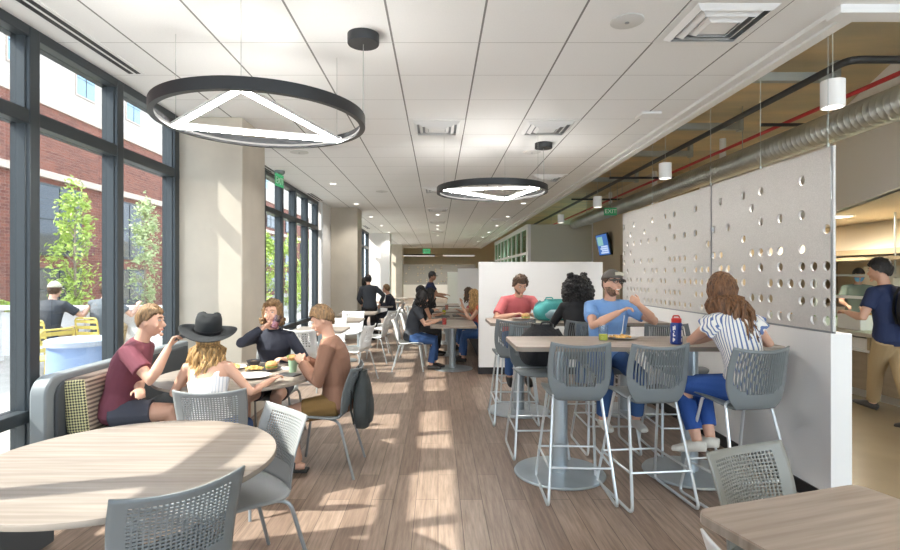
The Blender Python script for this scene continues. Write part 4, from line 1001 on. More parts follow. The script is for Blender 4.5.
# ------------------------------------------------------------------ people
M['skin'] = mat('skin_light', (.62, .36, .255), .55); M['skin_d'] = mat('skin_tan', (.42, .22, .14), .55); M['skin_b'] = mat('skin_brown', (.24, .12, .075), .55)
M['eye'] = mat('eye_white', (.45, .42, .39), .4); M['iris'] = mat('iris', (.03, .02, .015), .3); M['lip'] = mat('lip', (.45, .17, .14), .5)
def polar(name, c1, c2, n, duty):
    m = stripes(name, c1, c2, 0, n / (2 * PI), duty); nt = m.node_tree; L = nt.links.new
    sp = [q for q in nt.nodes if q.type == 'SEPXYZ'][0]; mu = [q for q in nt.nodes if q.type == 'MATH' and q.operation == 'MULTIPLY'][0]
    zz = nt.nodes.new('ShaderNodeMath'); zz.operation = 'MULTIPLY_ADD'; zz.inputs[1].default_value = -.24; zz.inputs[2].default_value = .24 * .835; L(sp.outputs[2], zz.inputs[0])
    yy = nt.nodes.new('ShaderNodeMath'); yy.operation = 'ADD'; L(sp.outputs[1], yy.inputs[0]); L(zz.outputs[0], yy.inputs[1])
    ng = nt.nodes.new('ShaderNodeMath'); ng.operation = 'MULTIPLY'; ng.inputs[1].default_value = -1.6; L(yy.outputs[0], ng.inputs[0])
    at = nt.nodes.new('ShaderNodeMath'); at.operation = 'ARCTAN2'; L(sp.outputs[0], at.inputs[0]); L(ng.outputs[0], at.inputs[1]); L(at.outputs[0], mu.inputs[0]); return m
def hairmat(n, c): return mat('hair_' + n, c, .5, var=.65, vscale=34, stretch=(2.4, 2.4, .55), bump=.5, bscale=60)
M['h_brown'] = hairmat('brown', (.075, .040, .020)); M['h_light'] = hairmat('light_brown', (.20, .115, .050)); M['h_blond'] = hairmat('blond', (.50, .30, .12)); M['h_black'] = hairmat('black', (.012, .010, .010)); M['h_auburn'] = hairmat('auburn', (.155, .070, .028))
def fab(n, c, **k): return mat('fabric_' + n, c, .85, bump=.18, bscale=22, **k)
M['maroon'] = fab('maroon', (.165, .042, .062)); M['shorts'] = fab('grey_shorts', (.060, .062, .080)); M['navyj'] = fab('navy_jacket', (.018, .021, .036)); M['sweater'] = fab('brown_sweater', (.25, .128, .083)); M['khaki'] = fab('khaki_shorts', (.20, .115, .035))
M['redshirt'] = fab('red_shirt', (.55, .135, .145)); M['blackc'] = fab('black_cloth', (.014, .014, .016)); M['blue'] = fab('blue_tee', (.19, .36, .68)); M['jeans'] = fab('jeans', (.020, .075, .29)); M['jeans2'] = fab('jeans_mid', (.04, .10, .26))
M['stripe'] = polar('striped_top', (.11, .16, .33), (.78, .76, .72), 34, .36); M['tank'] = stripes('tank_top', (.50, .52, .58), (.74, .73, .74), 0, 55, .30); M['whitetop'] = fab('white_top', (.74, .73, .74)); M['navyt'] = fab('navy_tee', (.016, .028, .085)); M['chino'] = fab('chino', (.36, .26, .14)); M['charcoal'] = fab('charcoal', (.040, .045, .055)); M['orange'] = fab('orange_top', (.70, .17, .09)); M['greytee'] = fab('grey_tee', (.12, .135, .15)); M['green_s'] = fab('green_shirt', (.17, .22, .18))
M['shoe_w'] = mat('white_shoe', (.62, .60, .54), .6); M['shoe_b'] = mat('black_shoe', (.03, .028, .027), .6); M['felt'] = mat('black_felt', (.009, .011, .013), .85); M['capgrey'] = mat('cap_grey', (.13, .115, .10), .8); M['capw'] = mat('cap_pale', (.6, .55, .42), .8); M['mask'] = mat('face_mask', (.15, .40, .62), .7)

def ik(a, t, l1, l2, pole):
    d = t - a; L = min(d.length, (l1 + l2) * .998); d = d.normalized(); x = (l1 * l1 - l2 * l2 + L * L) / (2 * L); h = math.sqrt(max(0, l1 * l1 - x * x))
    p = pole - d * pole.dot(d); p = p.normalized() if p.length > 1e-5 else d.orthogonal().normalized()
    return a + d * x + p * h, a + d * L
def bake(mb, name, mt_, parent, vox, smooth_it=3):
    me = mb.mesh(name); o = bpy.data.objects.new(name, me); COL.objects.link(o)
    r = o.modifiers.new('r', 'REMESH'); r.mode = 'VOXEL'; r.voxel_size = vox; r.use_smooth_shade = True
    if smooth_it: s = o.modifiers.new('s', 'SMOOTH'); s.factor = .5; s.iterations = smooth_it
    dg = bpy.context.evaluated_depsgraph_get(); dg.update()
    me2 = bpy.data.meshes.new_from_object(o.evaluated_get(dg)); me2.name = name
    bpy.data.objects.remove(o); bpy.data.meshes.remove(me)
    me2.materials.clear(); me2.materials.append(mt_); me2.shade_smooth()
    q = bpy.data.objects.new(name, me2); COL.objects.link(q); q.parent = parent; return q
def skull(d):
    x, y, z = d
    X, Y, Z = x * .074, y * .094, z * .117
    if z < 0:
        t = -z; X *= 1 - .30 * t * t; 
        if y < 0: Y *= 1 - .42 * t
        else: Y *= 1 + .02 * t
    if y > .2: Y = Y * .97; X *= 1.0
    if z < -.55 and y > 0: Y += .010 * (-.55 - z) / .45
    return V((X, Y, Z))
def sphere_dirs(nu=28, nv=20):
    m = MB(); m.ball((0, 0, 0), 1, nu, nv); return m
def head_into(mb, H, s):
    m = sphere_dirs()
    mb.add([tuple(skull(V(p)) * s) for p in m.v], m.f, 0, H)
    T = lambda p: tuple(H @ (V(p) * s))
    mb.tube([T((0, .084, .012)), T((0, .098, -.014)), T((0, .110, -.032))], [.008 * s, .011 * s, .014 * s], 8)
    mb.ball(T((0, .103, -.034)), (.013 * s, .012 * s, .010 * s), 8, 6)
    mb.tube([T((-.045, .072, .030)), T((0, .088, .030)), T((.045, .072, .030))], [.008 * s, .010 * s, .008 * s], 8)
    mb.tube([T((-.022, .082, -.062)), T((0, .092, -.060)), T((.022, .082, -.062))], [.007 * s, .010 * s, .007 * s], 8)
    mb.ball(T((0, .084, -.098)), .017 * s, 8, 6)
    for sx in (-1, 1):
        c = MB(); c.ball((0, 0, 0), (.010 * s, .020 * s, .031 * s), 8, 8); mb.add(c.v, c.f, 0, H @ Matrix.Translation((sx * .077 * s, -.008 * s, -.008 * s)) @ Matrix.Rotation(-sx * .25, 4, 'Z'))
        mb.ball(T((sx * .043, .062, -.03)), (.02 * s, .02 * s, .02 * s), 8, 6)
def face_parts(t, H, s, brow='h_brown', mouth_open=False):
    m = MB()
    for sx in (-1, 1):
        e = MB(); c = H @ (V((sx * .031, .080, .012)) * s); e.ball(c, (.0115 * s, .0120 * s, .0075 * s), 10, 8)
        c2 = H @ (V((sx * .031, .0885, .012)) * s); e.ball(c2, .0062 * s, 8, 6, 1); e.build('eye', [M['eye'], M['iris']], t)
        b = MB(); b.tube([H @ (V((sx * .014, .091, .031)) * s), H @ (V((sx * .032, .089, .036)) * s), H @ (V((sx * .050, .074, .030)) * s)], [.003 * s, .0045 * s, .002 * s], 6); b.build('eyebrow', M[brow], t)
    b = MB(); b.tube([H @ (V((-.024, .083, -.060)) * s), H @ (V((0, .0955, -.060)) * s), H @ (V((.024, .083, -.060)) * s)], [.0035 * s, .006 * s, .0035 * s], 8)
    b.build('lips', M['lip'], t)
    if mouth_open:
        b = MB(); b.tube([H @ (V((-.018, .089, -.062)) * s), H @ (V((0, .0975, -.064)) * s), H @ (V((.018, .089, -.062)) * s)], [.003 * s, .006 * s, .003 * s], 8); b.build('teeth', M['white_china'], t)

def hair_cap(H, s, th, front=.42, back=-.75, side=-.15, seed=0, lump=.35):
    """hair mass following the skull; hairline higher at the front"""
    m = MB(); nu, nv = 56, 36; f = MB(); f.ball((0, 0, 0), 1, nu, nv); ok = []
    random.seed(seed)
    def inside(p):
        x, y, z = p; a = math.atan2(abs(x), -y) / PI     # 0 back .. 1 front
        lim = back + (side - back) * min(1, a / .55) if a < .55 else side + (front - side) * min(1, (a - .55) / .18)
        return z > lim + .09 * mnoise.noise(p * 9 + V((seed * 3.1, 0, 0)))
    out = []
    for p in f.v:
        p = V(p); q = skull(p); n = p.normalized()
        k = 1 if inside(p) else 0
        d = th * (1 + .35 * max(0, p.z) + lump * (mnoise.noise(p * 4 + V((seed, 0, 0))) + .9 * mnoise.noise(V((p.x * 15, p.y * 9, p.z * 5)) + V((0, seed, 0)))))
        out.append((q + n * (d if k else -.012)) * s)
    m.add([tuple(v) for v in out], [fc for fc in f.f if any(inside(V(f.v[i])) for i in fc)], 0, H); return m
def locks(m, H, s, n, length, seed, spread=150, r=.015, wave=.012, out=.018, down=V((0, 0, -1))):
    random.seed(seed); Hi = H.to_3x3()
    dn = Hi.inverted() @ down
    for k in range(n):
        a = rad(-spread + 2 * spread * (k + .5) / n + random.uniform(-5, 5)); L = length * random.uniform(.78, 1.08)
        base = V((sin(a), -cos(a), 0)); pts = []; rr = []
        for z in (.85, .45, 0.0, -.35):
            d = V((base.x * math.sqrt(max(0, 1 - z * z)), base.y * math.sqrt(max(0, 1 - z * z)), z)); pts.append((skull(d) + d * (.010 + .006 * random.random())) * s); rr.append(r * .8 * s)
        ph = random.random() * 6; p = pts[-1]
        for q in range(1, 8):
            v = q / 7
            pts.append(p + dn * (L * v) + base * (out * (1 - (v - .4) ** 2) * .9) + V((sin(ph + v * 9), cos(ph * 1.3 + v * 8), 0)) * wave); rr.append(r * (1.1 - .85 * v ** 2) * s)
        m.tube(pts, rr, 7, 0, H)
    return m

def person(label, loc, face, pz, hands, feet, lean=10, side=0, twist=0, yaw=0, pitch=0, roll=0, s=.95, fem=False, poles=(None, None), kpole=(None, None), skin='skin', top=('maroon', .55, .02), bot=('jeans', 1.9),
           shoe='shoe_b', hair=None, vox=.0075, curl=(.5, .5), look=True, brow='h_brown', mouth=False, bend=1.0, toe=(0, 0), palm=(None, None), neck_open=.0, strap=False):
    Wm = Matrix.Translation(V(loc)) @ Matrix.Rotation(rad(face - 90), 4, 'Z'); Wi = Wm.inverted()
    t = thing('person', label, 'person', loc, rad(face - 90))
    P = V((0, 0, pz)); L1 = rad(lean * (1 - .35 * bend)); L2 = rad(lean * (1 + .45 * bend)); sd = rad(side)
    d1 = V((sin(sd), sin(L1), cos(L1))).normalized(); d2 = V((sin(sd), sin(L2), cos(L2))).normalized()
    R = V((cos(rad(twist)), sin(rad(twist)), 0)); R1 = V((1, 0, 0)); w = (.93 if fem else 1.03)
    C = P + d1 * .26 * s; N = C + d2 * .25 * s
    def ring(c, ax, rt, a, b, n=20): 
        x = (rt - ax * ax.dot(rt)).normalized(); y = ax.cross(x); return [c + x * (a * cos(2 * PI * k / n)) + y * (b * sin(2 * PI * k / n)) for k in range(n)]
    def torso(mb, g, lo=-.10, hi=.53, openr=None):
        spec = [(-.10, .125, .10), (-.05, .165 * (1.06 if fem else 1), .125), (.03, .165 * (1.04 if fem else 1), .122), (.13, .140 * (.92 if fem else 1.03), .105), (.24, .150 * (.95 if fem else 1.05), .110), (.35, .168, .118), (.43, .165, .100), (.48, .125, .078), (.52, .070, .062)]
        rs = []
        for h, a, b in spec:
            if h < lo - 1e-6 or h > hi + 1e-6: continue
            f = min(1, max(0, h / .52)); c = (P + d1 * h * s) if h <= .26 else (C + d2 * (h - .26) * s); ax = d1.lerp(d2, f).normalized(); rt = R1.lerp(R, f)
            if fem and .30 < h < .40: c = c + ax.cross(rt) * .014 * s
            rs.append(ring(c, ax, rt, a * w * s + g, b * s + g))
        mb.loft(rs)
    nd = (d2 + V((0, .10, .35)) + V((0, sin(rad(max(0, pitch))) * .35, 0))).normalized()
    Hc = N + nd * .155 * s + V((0, .012 * s, .0)) + V((0, 0, .02 * s))
    H = Matrix.Translation(Hc) @ Matrix.Rotation(rad(twist * .5 + yaw), 4, 'Z') @ Matrix.Rotation(rad(roll), 4, 'Y') @ Matrix.Rotation(rad(-pitch), 4, 'X')
    sh = (.155 if fem else .180) * s; U, F_ = .285 * s, .255 * s
    S = [N - d2 * .058 * s + R * sh * q for q in (1, -1)]; S0 = [N - d2 * .045 * s + R * sh * .45 * q for q in (1, -1)]
    E = []; Wr = []
    for k in (0, 1):
        pole = poles[k] if poles[k] is not None else V(((.6, -.3, -1)) if k == 0 else ((-.6, -.3, -1)))
        tg = Wi @ V(hands[k]); e, q = ik(S[k], tg, U, F_, V(pole)); E.append(e); Wr.append(q)
    hp = [P + R1 * .088 * s * q - d1 * .03 * s for q in (1, -1)]; K = []; A = []
    T_, C_ = .42 * s, .41 * s
    for k in (0, 1):
        pole = kpole[k] if kpole[k] is not None else V((.12 if k == 0 else -.12, 1, .8))
        tg = Wi @ V(feet[k]); e, q = ik(hp[k], tg, T_, C_, V(pole)); K.append(e); A.append(q)
    af = .86 if fem else 1.0
    # body: one surface
    b = MB(); torso(b, 0)
    b.tube([N - d2 * .04 * s, N + nd * .05 * s, Hc - nd * .03 * s + V((0, -.012 * s, 0))], [.062 * s * (.88 if fem else 1), .053 * s * (.88 if fem else 1), .052 * s * (.88 if fem else 1)], 14)
    head_into(b, H, s)
    def arm_pts(k): return [S0[k], S[k], S[k].lerp(E[k], .5), E[k], E[k].lerp(Wr[k], .3), Wr[k]]
    ar = [.056, .058, .047, .040, .042, .026]
    for k in (0, 1):
        b.tube(arm_pts(k), [q * s * af for q in ar], 12)
        f = (Wr[k] - E[k]).normalized(); n = palm[k] if palm[k] is not None else V((0, 0, -1)); n = V(n); n = (n - f * f.dot(n)); n = n.normalized() if n.length > 1e-3 else f.orthogonal().normalized()
        x = f.cross(n) * (1 if k == 0 else -1)                      # towards the thumb
        hs = s * .95 * (.9 if fem else 1)
        pc = Wr[k]
        b.tube([pc - f * .01, pc + f * .03 * hs, pc + f * .085 * hs], [(.024 * hs, .017 * hs), (.038 * hs, .016 * hs), (.040 * hs, .012 * hs)], 10, side=x)
        for q, (off, ln) in enumerate(((.029, .070), (.010, .078), (-.010, .073), (-.028, .058))):
            c0 = pc + f * .078 * hs + x * off * hs; ca = curl[k] * (1 + .12 * q)
            a1 = c0 + (f * cos(ca * .7) + n * sin(ca * .7)) * ln * .5 * hs; a2 = a1 + (f * cos(ca * 1.7) + n * sin(ca * 1.7)) * ln * .34 * hs; a3 = a2 + (f * cos(ca * 2.5) + n * sin(ca * 2.5)) * ln * .25 * hs
            b.tube([c0, a1, a2, a3], [.0098 * hs, .0088 * hs, .008 * hs, .0065 * hs], 7)
        c0 = pc + f * .02 * hs + x * .03 * hs; a1 = c0 + (f * .7 + x * .6 + n * .25).normalized() * .042 * hs; a2 = a1 + (f * .85 + x * .1 + n * .45).normalized() * .034 * hs
        b.tube([c0, a1, a2], [.0125 * hs, .0105 * hs, .008 * hs], 7)
    lr = [.094, .082, .058, .054, .058, .037]
    def leg_pts(k): return [hp[k], hp[k].lerp(K[k], .45), K[k], K[k].lerp(A[k], .12), K[k].lerp(A[k], .35), A[k]]
    FT = []
    for k in (0, 1):
        b.tube(leg_pts(k), [q * s * (.97 if fem else 1) for q in lr], 14)
        sh_ = (A[k] - K[k]).normalized(); fw = V((0, 1, 0)); fw = Matrix.Rotation(rad(toe[k]), 3, 'Z') @ fw
        fw = (fw - sh_ * sh_.dot(fw) * .6).normalized() if abs(sh_.z) < .97 else fw
        FT.append((fw, sh_))
        side_ = fw.cross(V((0, 0, 1))).normalized(); dn = side_.cross(fw) * -1 if side_.cross(fw).z > 0 else side_.cross(fw)
        pts = [A[k] - fw * .055 * s + dn * .045 * s, A[k] + fw * .0 + dn * .035 * s, A[k] + fw * .07 * s + dn * .042 * s, A[k] + fw * .14 * s + dn * .052 * s, A[k] + fw * .185 * s + dn * .055 * s]
        FT[k] = (pts, side_)
        b.tube(pts, [(.026 * s, .026 * s), (.034 * s, .040 * s), (.038 * s, .030 * s), (.042 * s, .019 * s), (.030 * s, .012 * s)], 10, side=side_)
    bake(b, 'body', M[skin], t, vox, 3)
    # clothes
    tm, sl, hem = top; g = .014
    m = MB(); torso(m, g if not neck_open else .009, -.10 + hem, .53 if not neck_open else .36)
    for k in (0, 1):
        ap = arm_pts(k); 
        if sl <= 0: continue
        if sl <= 1: pts = [S0[k], S[k], S[k].lerp(E[k], sl * .5), S[k].lerp(E[k], sl)]; rr = [.056, .060, .055, .056]
        else: q = sl - 1; pts = [S0[k], S[k], S[k].lerp(E[k], .5), E[k], E[k].lerp(Wr[k], q * .4), E[k].lerp(Wr[k], q)]; rr = [.056, .060, .050, .044, .043, .034]
        m.tube(pts, [q_ * s * af + g * .8 for q_ in rr], 12)
    if neck_open == 0:
        m.tube([N - d2 * .05 * s, N + nd * .022 * s], [.086 * s, .068 * s], 14)
    if strap:
        for q in (-1, 1): m.tube([C + d2 * .14 * s + R * q * .08 * s + V((0, .07 * s, 0)), N + R * q * .095 * s - d2 * .022 * s + V((0, .0, .012)), C + d2 * .14 * s + R * q * .085 * s - V((0, .095 * s, 0)), C + R * q * .07 * s - V((0, .085 * s, 0))], [(.022, .012)] * 4, 8, side=R)
    bake(m, 'shirt', M[tm], t, vox, 3)
    bm_, bl = bot; m = MB()
    torso(m, .011, -.10, .03)
    for k in (0, 1):
        if bl <= 1: pts = [hp[k], hp[k].lerp(K[k], bl * .5), hp[k].lerp(K[k], bl)]; rr = [.096, .090, .084]
        else: q = bl - 1; pts = [hp[k], hp[k].lerp(K[k], .45), K[k], K[k].lerp(A[k], q * .4), K[k].lerp(A[k], q)]; rr = [.096, .084, .064, .060, .050]
        m.tube(pts, [q_ * s * (.97 if fem else 1) + .010 for q_ in rr], 14)
    bake(m, 'shorts' if bl <= 1 else 'trousers', M[bm_], t, vox, 3)
    if shoe:
        for k in (0, 1):
            m = MB(); pts, side_ = FT[k]
            m.tube(pts, [(.034 * s, .034 * s), (.043 * s, .045 * s), (.046 * s, .038 * s), (.049 * s, .027 * s), (.036 * s, .020 * s)], 12, side=side_); bake(m, 'shoe', M[shoe], t, min(vox, .01), 2)
    if look: face_parts(t, H, s, brow, mouth)
    t['hd'] = 0; del t['hd']
    return t, H, s, dict(E=E, W=Wr, K=K, A=A, N=N, C=C, P=P, d1=d1, d2=d2, R=R, M=Wm)
def cap(t, H, s, mt_, brim='capgrey', name='cap'):
    m = MB(); f = MB(); f.ball((0, 0, 0), 1, 28, 20)
    vs = [tuple((skull(V(p)) + V(p).normalized() * .017) * s * (1 if V(p).z > .22 else 1)) for p in f.v]
    m.add(vs, [fc for fc in f.f if min(f.v[i][2] for i in fc) > .20], 0, H); o = m.build(name, M[mt_], t); solid(o, .006)
    b = MB(); n = 10; top = []
    for i in range(n + 1):
        u = -1 + 2 * i / n
        a = V((u * .072, .088 * math.sqrt(max(.02, 1 - u * u * .75)), .030)); e = V((u * .066, .088 + .075 * math.sqrt(max(0, 1 - u * u * .9)), .022 - .018 * u * u)); top += [tuple(H @ (a * s)), tuple(H @ (e * s))]
    b.add(top, [(2 * i, 2 * i + 1, 2 * i + 3, 2 * i + 2) for i in range(n)]); o2 = b.build('brim', M[brim], o); solid(o2, .005); return o

# 1 man in maroon on the banquette
t, H, s, J = person('young man in a maroon t-shirt and grey shorts seated on the window banquette', (-2.28, 3.80, 0), 8, .60,
    ((-1.86, 3.66, 1.05), (-2.06, 3.66, .76)), ((-1.90, 3.80, .20), (-1.80, 4.05, .08)), lean=16, twist=4, yaw=-6, pitch=2, top=('maroon', .62, -.02), bot=('shorts', .66), shoe='shoe_b', vox=.007,
    poles=((0.5, .6, -1), (-1, -.5, -.3)), curl=(.9, .4), palm=((-.2, .9, 0), None))
hair_cap(H, s, .014, .50, -.55, .10, 1).build('hair', M['h_light'], t)
tag(B().box(-.006, .006, -.04, .05, -.012, .012).build('phone', M['slate'], None, False, .003, loc=(-1.79, 3.71, 1.12), rz=rad(-60)), 'small dark object held up by the man in maroon', 'phone')
# 2 woman in the black hat
t, H, s, J = person('woman in a wide black hat and white sleeveless top, her back to us', (-1.545, 3.61, 0), 98, .535,
    ((-1.22, 3.92, .78), (-1.86, 3.95, .78)), ((-1.42, 4.0, .08), (-1.65, 4.0, .08)), lean=14, side=-7, yaw=8, pitch=6, s=.86, fem=True, skin='skin', top=('tank', 0, -.02), bot=('jeans2', 1.9), vox=.007, neck_open=1, strap=True)
hm = hair_cap(H, s, .016, .55, -.9, -.3, 2); locks(hm, H, s, 30, .33, 3, 140, .015, .012, .030, V((0, -.30, -1)).normalized()); locks(hm, H, s, 24, .26, 33, 120, .014, .014, .045, V((0, -.30, -1)).normalized()); hm.build('hair', M['h_blond'], t)
hat = MB(); Hh = H @ Matrix.Translation((0, -.012, .046)) @ Matrix.Rotation(rad(17), 4, 'X') @ Matrix.Rotation(rad(5), 4, 'Y') @ Matrix.Scale(1.0, 4)
prof = [(.088, .0), (.096, .03), (.093, .095), (.082, .132), (.048, .136), (.0, .100)]
rings = [[(r * cos(a) * .94, r * sin(a) * 1.12, z - (.018 if z > .1 else 0) * (abs(cos(a)) < .45) ) for a in [2 * PI * q / 28 for q in range(28)]] for r, z in prof[:-1]]
hat.loft(rings, 0, Hh); o = hat.build('hat', M['felt'], t, True, angle=70)
br = MB(); nb = 40
for q in range(nb):
    a = 2 * PI * q / nb
    for r_ in (.083, .13, .178, .196): br.v.append(tuple(Hh @ V((r_ * cos(a) * .98, r_ * sin(a) * 1.04, .004 + .030 * max(0, (r_ - .083) / .113) ** 1.6 * (abs(cos(a)) ** 2) - .012 * (r_ > .15) * abs(sin(a))))))
for q in range(nb):
    for z in range(3): br.f.append((q * 4 + z, ((q + 1) % nb) * 4 + z, ((q + 1) % nb) * 4 + z + 1, q * 4 + z + 1))
br.mi = [0] * len(br.f); solid(br.build('brim', M['felt'], o), .005)
bd = MB(); bd.loft([[(r * cos(a) * .94, r * sin(a) * 1.12, z) for a in [2 * PI * q / 28 for q in range(28)]] for r, z in ((.089, .004), (.0995, .030))], 0, Hh); bd.build('hat_band', M['black'], o)
# 3 woman in navy drinking
t, H, s, J = person('woman in a navy jacket drinking at the far side of the round table', (-1.54, 5.02, 0), -90, .545,
    ((-1.585, 4.83, 1.075), (-1.37, 4.74, .80)), ((-1.70, 4.65, .08), (-1.42, 4.6, .08)), lean=5, yaw=-6, pitch=-4, fem=True, top=('navyj', 1.85, 0), bot=('shorts', .6), vox=.0075,
    poles=((1, .2, -.8), (-.8, -.2, -.8)), curl=(1.0, .8), palm=((-.9, .2, 0), None), brow='h_light')
hm = hair_cap(H, s, .026, .60, -.85, -.35, 4, .5); locks(hm, H, s, 18, .07, 5, 125, .020, .016, .016); hm.build('hair', M['h_light'], t)
tumbler(-1.50, 4.835, 1.065, 'lilac glass the woman in navy drinks from', 'drink_p', .12, .036, .45, 'purple').rotation_euler = (rad(-24), rad(14), 0)
# 4 man in the brown sweater
t, H, s, J = person('man with short fair hair in a brown sweater and khaki shorts seen from the side', (-.80, 4.27, 0), 180, .555,
    ((-1.10, 4.36, .855), (-1.08, 4.20, .86)), ((-1.42, 4.40, .09), (-1.10, 4.17, .085)), lean=8, pitch=24, yaw=4, top=('sweater', 1.93, -.03), bot=('khaki', .66), shoe=None, vox=.007,
    poles=((.8, -.6, -1), (-.8, -.9, -1)), curl=(1.1, 1.1), palm=((-.9, .3, 0), (.9, .3, 0)), brow='h_light', kpole=(V((.1, 1, .8)), V((-.1, 1, .9))))
hair_cap(H, s, .015, .48, -.62, .08, 6).build('hair', M['h_light'], t)
for k in (0, 1):
    A_ = J['A'][k]
    sd = MB(); sd.prism([(-.045, -.08), (.045, -.08), (.052, .10), (.046, .20), (.0, .225), (-.044, .20), (-.05, .10)], -.078, -.058, m=Matrix.Translation(A_)); q = sd.build('sandal', M['shoe_b'], t, True, .006)
    for yy in (.03, .09): 
        st = MB(); st.tube([A_ + V((.05, yy, -.06)), A_ + V((.035, yy, -.005)), A_ + V((0, yy, .014 - yy * .2)), A_ + V((-.035, yy, -.005)), A_ + V((-.05, yy, -.06))], [(.004, .018)] * 5, 8, side=(0, 0, 1)); st.build('sandal_strap', M['shoe_b'], q)
t2 = thing('sandwich', 'bread roll held in both hands by the man in brown', 'food', (-1.18, 4.28, .885))
m = MB(); m.ball((0, 0, 0), (.035, .07, .025), 14, 10); m.build('bread', M['bun'], t2); m = MB(); m.ball((-.012, 0, .010), (.030, .064, .010), 12, 8); m.build('filling', M['lettuce'], t2)
# 5 man in red
t, H, s, J = person('bearded man in a red shirt looking down at his food', (.97, 6.62, 0), -86, .83,
    ((.90, 6.24, 1.085), (1.10, 6.24, 1.085)), ((.86, 6.40, .33), (1.08, 6.40, .33)), lean=19, pitch=26, yaw=8, top=('redshirt', .75, 0), bot=('jeans2', 1.9), vox=.009, poles=((1, -.1, -.7), (-1, -.1, -.7)), curl=(.8, .8))
hair_cap(H, s, .022, .46, -.6, -.1, 8, .6).build('hair', M['h_brown'], t)
M['beard'] = mat('beard_hair', (.19, .11, .07), .7, var=.5, vscale=60)
def beard(t, H, s, mt_, th=.006):
    f = MB(); f.ball((0, 0, 0), 1, 36, 28); m = MB()
    def ins(p):
        x, y, z = abs(p[0]), p[1], p[2]
        if y < -.02: return False
        if z < -.62: return True
        if -.46 < z < -.34 and x < .42 and y > .5: return True              # moustache
        if x < .34 and y > .4: return False                                 # mouth
        return z < -.30 - .25 * max(0, .75 - x) * 0 and (z < -.48 or x > .62 - .2 * (-.3 - z))
    m.add([tuple((skull(V(p)) + V(p) * th) * s) for p in f.v], [fc for fc in f.f if sum(ins(f.v[i]) for i in fc) >= 3], 0, H); solid(m.build('beard', M[mt_], t), .004)
beard(t, H, s, 'beard', .004)
# 6 woman with curly hair
t, H, s, J = person('woman with big curly black hair in two buns and a black top, back to us', (1.44, 5.52, 0), 78, .83,
    ((1.60, 5.92, 1.08), (1.32, 5.95, 1.08)), ((1.55, 5.80, .33), (1.36, 5.80, .33)), lean=17, twist=8, side=2, yaw=20, pitch=8, s=.89, fem=True, skin='skin_b', top=('blackc', 1.9, 0), bot=('jeans2', 1.9), vox=.009, look=False)
random.seed(12); hm = hair_cap(H, s, .035, .5, -.9, -.4, 9)
for k in range(760):
    a = random.uniform(-2.4, 2.4); z = random.uniform(-1.0, 1.0); w_ = math.sqrt(max(.12, 1 - z * z * .85)); q = random.uniform(.86, 1.06); d = V((sin(a) * w_, -cos(a) * w_, z)) * q
    c = H @ (V((d.x * .178, d.y * .150 - .010, d.z * .185 - .045)) * s)
    r = random.uniform(.011, .026); hm.ball(c, r, 6, 5)
m_ = MB(); m_.ball((0, 0, 0), 1, 20, 14); hm.add([tuple(H @ (V((p[0] * .150, p[1] * .110 - .035, p[2] * .165 - .045)) * s)) for p in m_.v], m_.f)
for sx in (-1, 1):
    for k in range(46):
        d = V((random.gauss(0, 1), random.gauss(0, 1), random.gauss(0, 1))).normalized() * .030; hm.ball(H @ ((V((sx * .088, -.02, .158)) + d) * s), random.uniform(.010, .018), 6, 5)
hm.build('hair', M['h_black'], t)
# 7 man in the cap
t, H, s, J = person('smiling bearded man with a baseball cap, glasses and blue t-shirt', (1.52, 4.80, 0), -88, .84,
    ((1.52, 4.44, 1.24), (1.69, 4.46, 1.30)), ((1.40, 4.5, .33), (1.68, 4.5, .33)), lean=11, yaw=16, pitch=-7, roll=-5, top=('blue', .60, 0), bot=('jeans2', 1.9), shoe='shoe_w', vox=.0075,
    poles=((1, .25, -.8), (-1, .3, -.75)), curl=(.7, 1.3), palm=((0, 0, -1), (.3, -.9, 0)), mouth=True)
hair_cap(H, s, .009, .5, -.55, -.05, 10).build('hair', M['h_brown'], t); beard(t, H, s, 'beard', .003); c_ = cap(t, H, s, 'capgrey', 'capgrey')
b = MB(); b.tube([H @ (V((-.045, .112, .075)) * s), H @ (V((0, .118, .080)) * s), H @ (V((.045, .112, .075)) * s)], [(.005, .016)] * 3, 6, side=H.to_3x3() @ V((0, 1, 0))); b.build('patch', M['capw'], c_)
gl = MB()
for sx in (-1, 1):
    gl.tube([H @ (V((sx * .033 + .024 * cos(a), .101 - .004 * abs(cos(a)), .010 + .018 * sin(a))) * s) for a in [2 * PI * q / 16 for q in range(17)]], .0026, 6)
    gl.tube([H @ (V((sx * .056, .097, .014)) * s), H @ (V((sx * .080, .01, .012)) * s)], .0022, 6)
gl.tube([H @ (V((-.010, .103, .014)) * s), H @ (V((.010, .103, .014)) * s)], .0024, 6); gl.build('glasses', M['black'], t)
t2 = thing('fork', 'silver fork the man in the cap pushes into his pasta', 'fork', (1.505, 4.35, 1.06)); m = MB(); m.tube([(0, 0, 0), (.01, .0, .05), (.02, -.01, .16)], [.008, .0035, .004], 6); m.build('handle', M['chrome'], t2)
for k in range(3): B().tube([(-.008 + .008 * k, 0, .0), (-.010 + .008 * k, .004, -.03)], .0016, 5).build('tine', M['chrome'], t2)
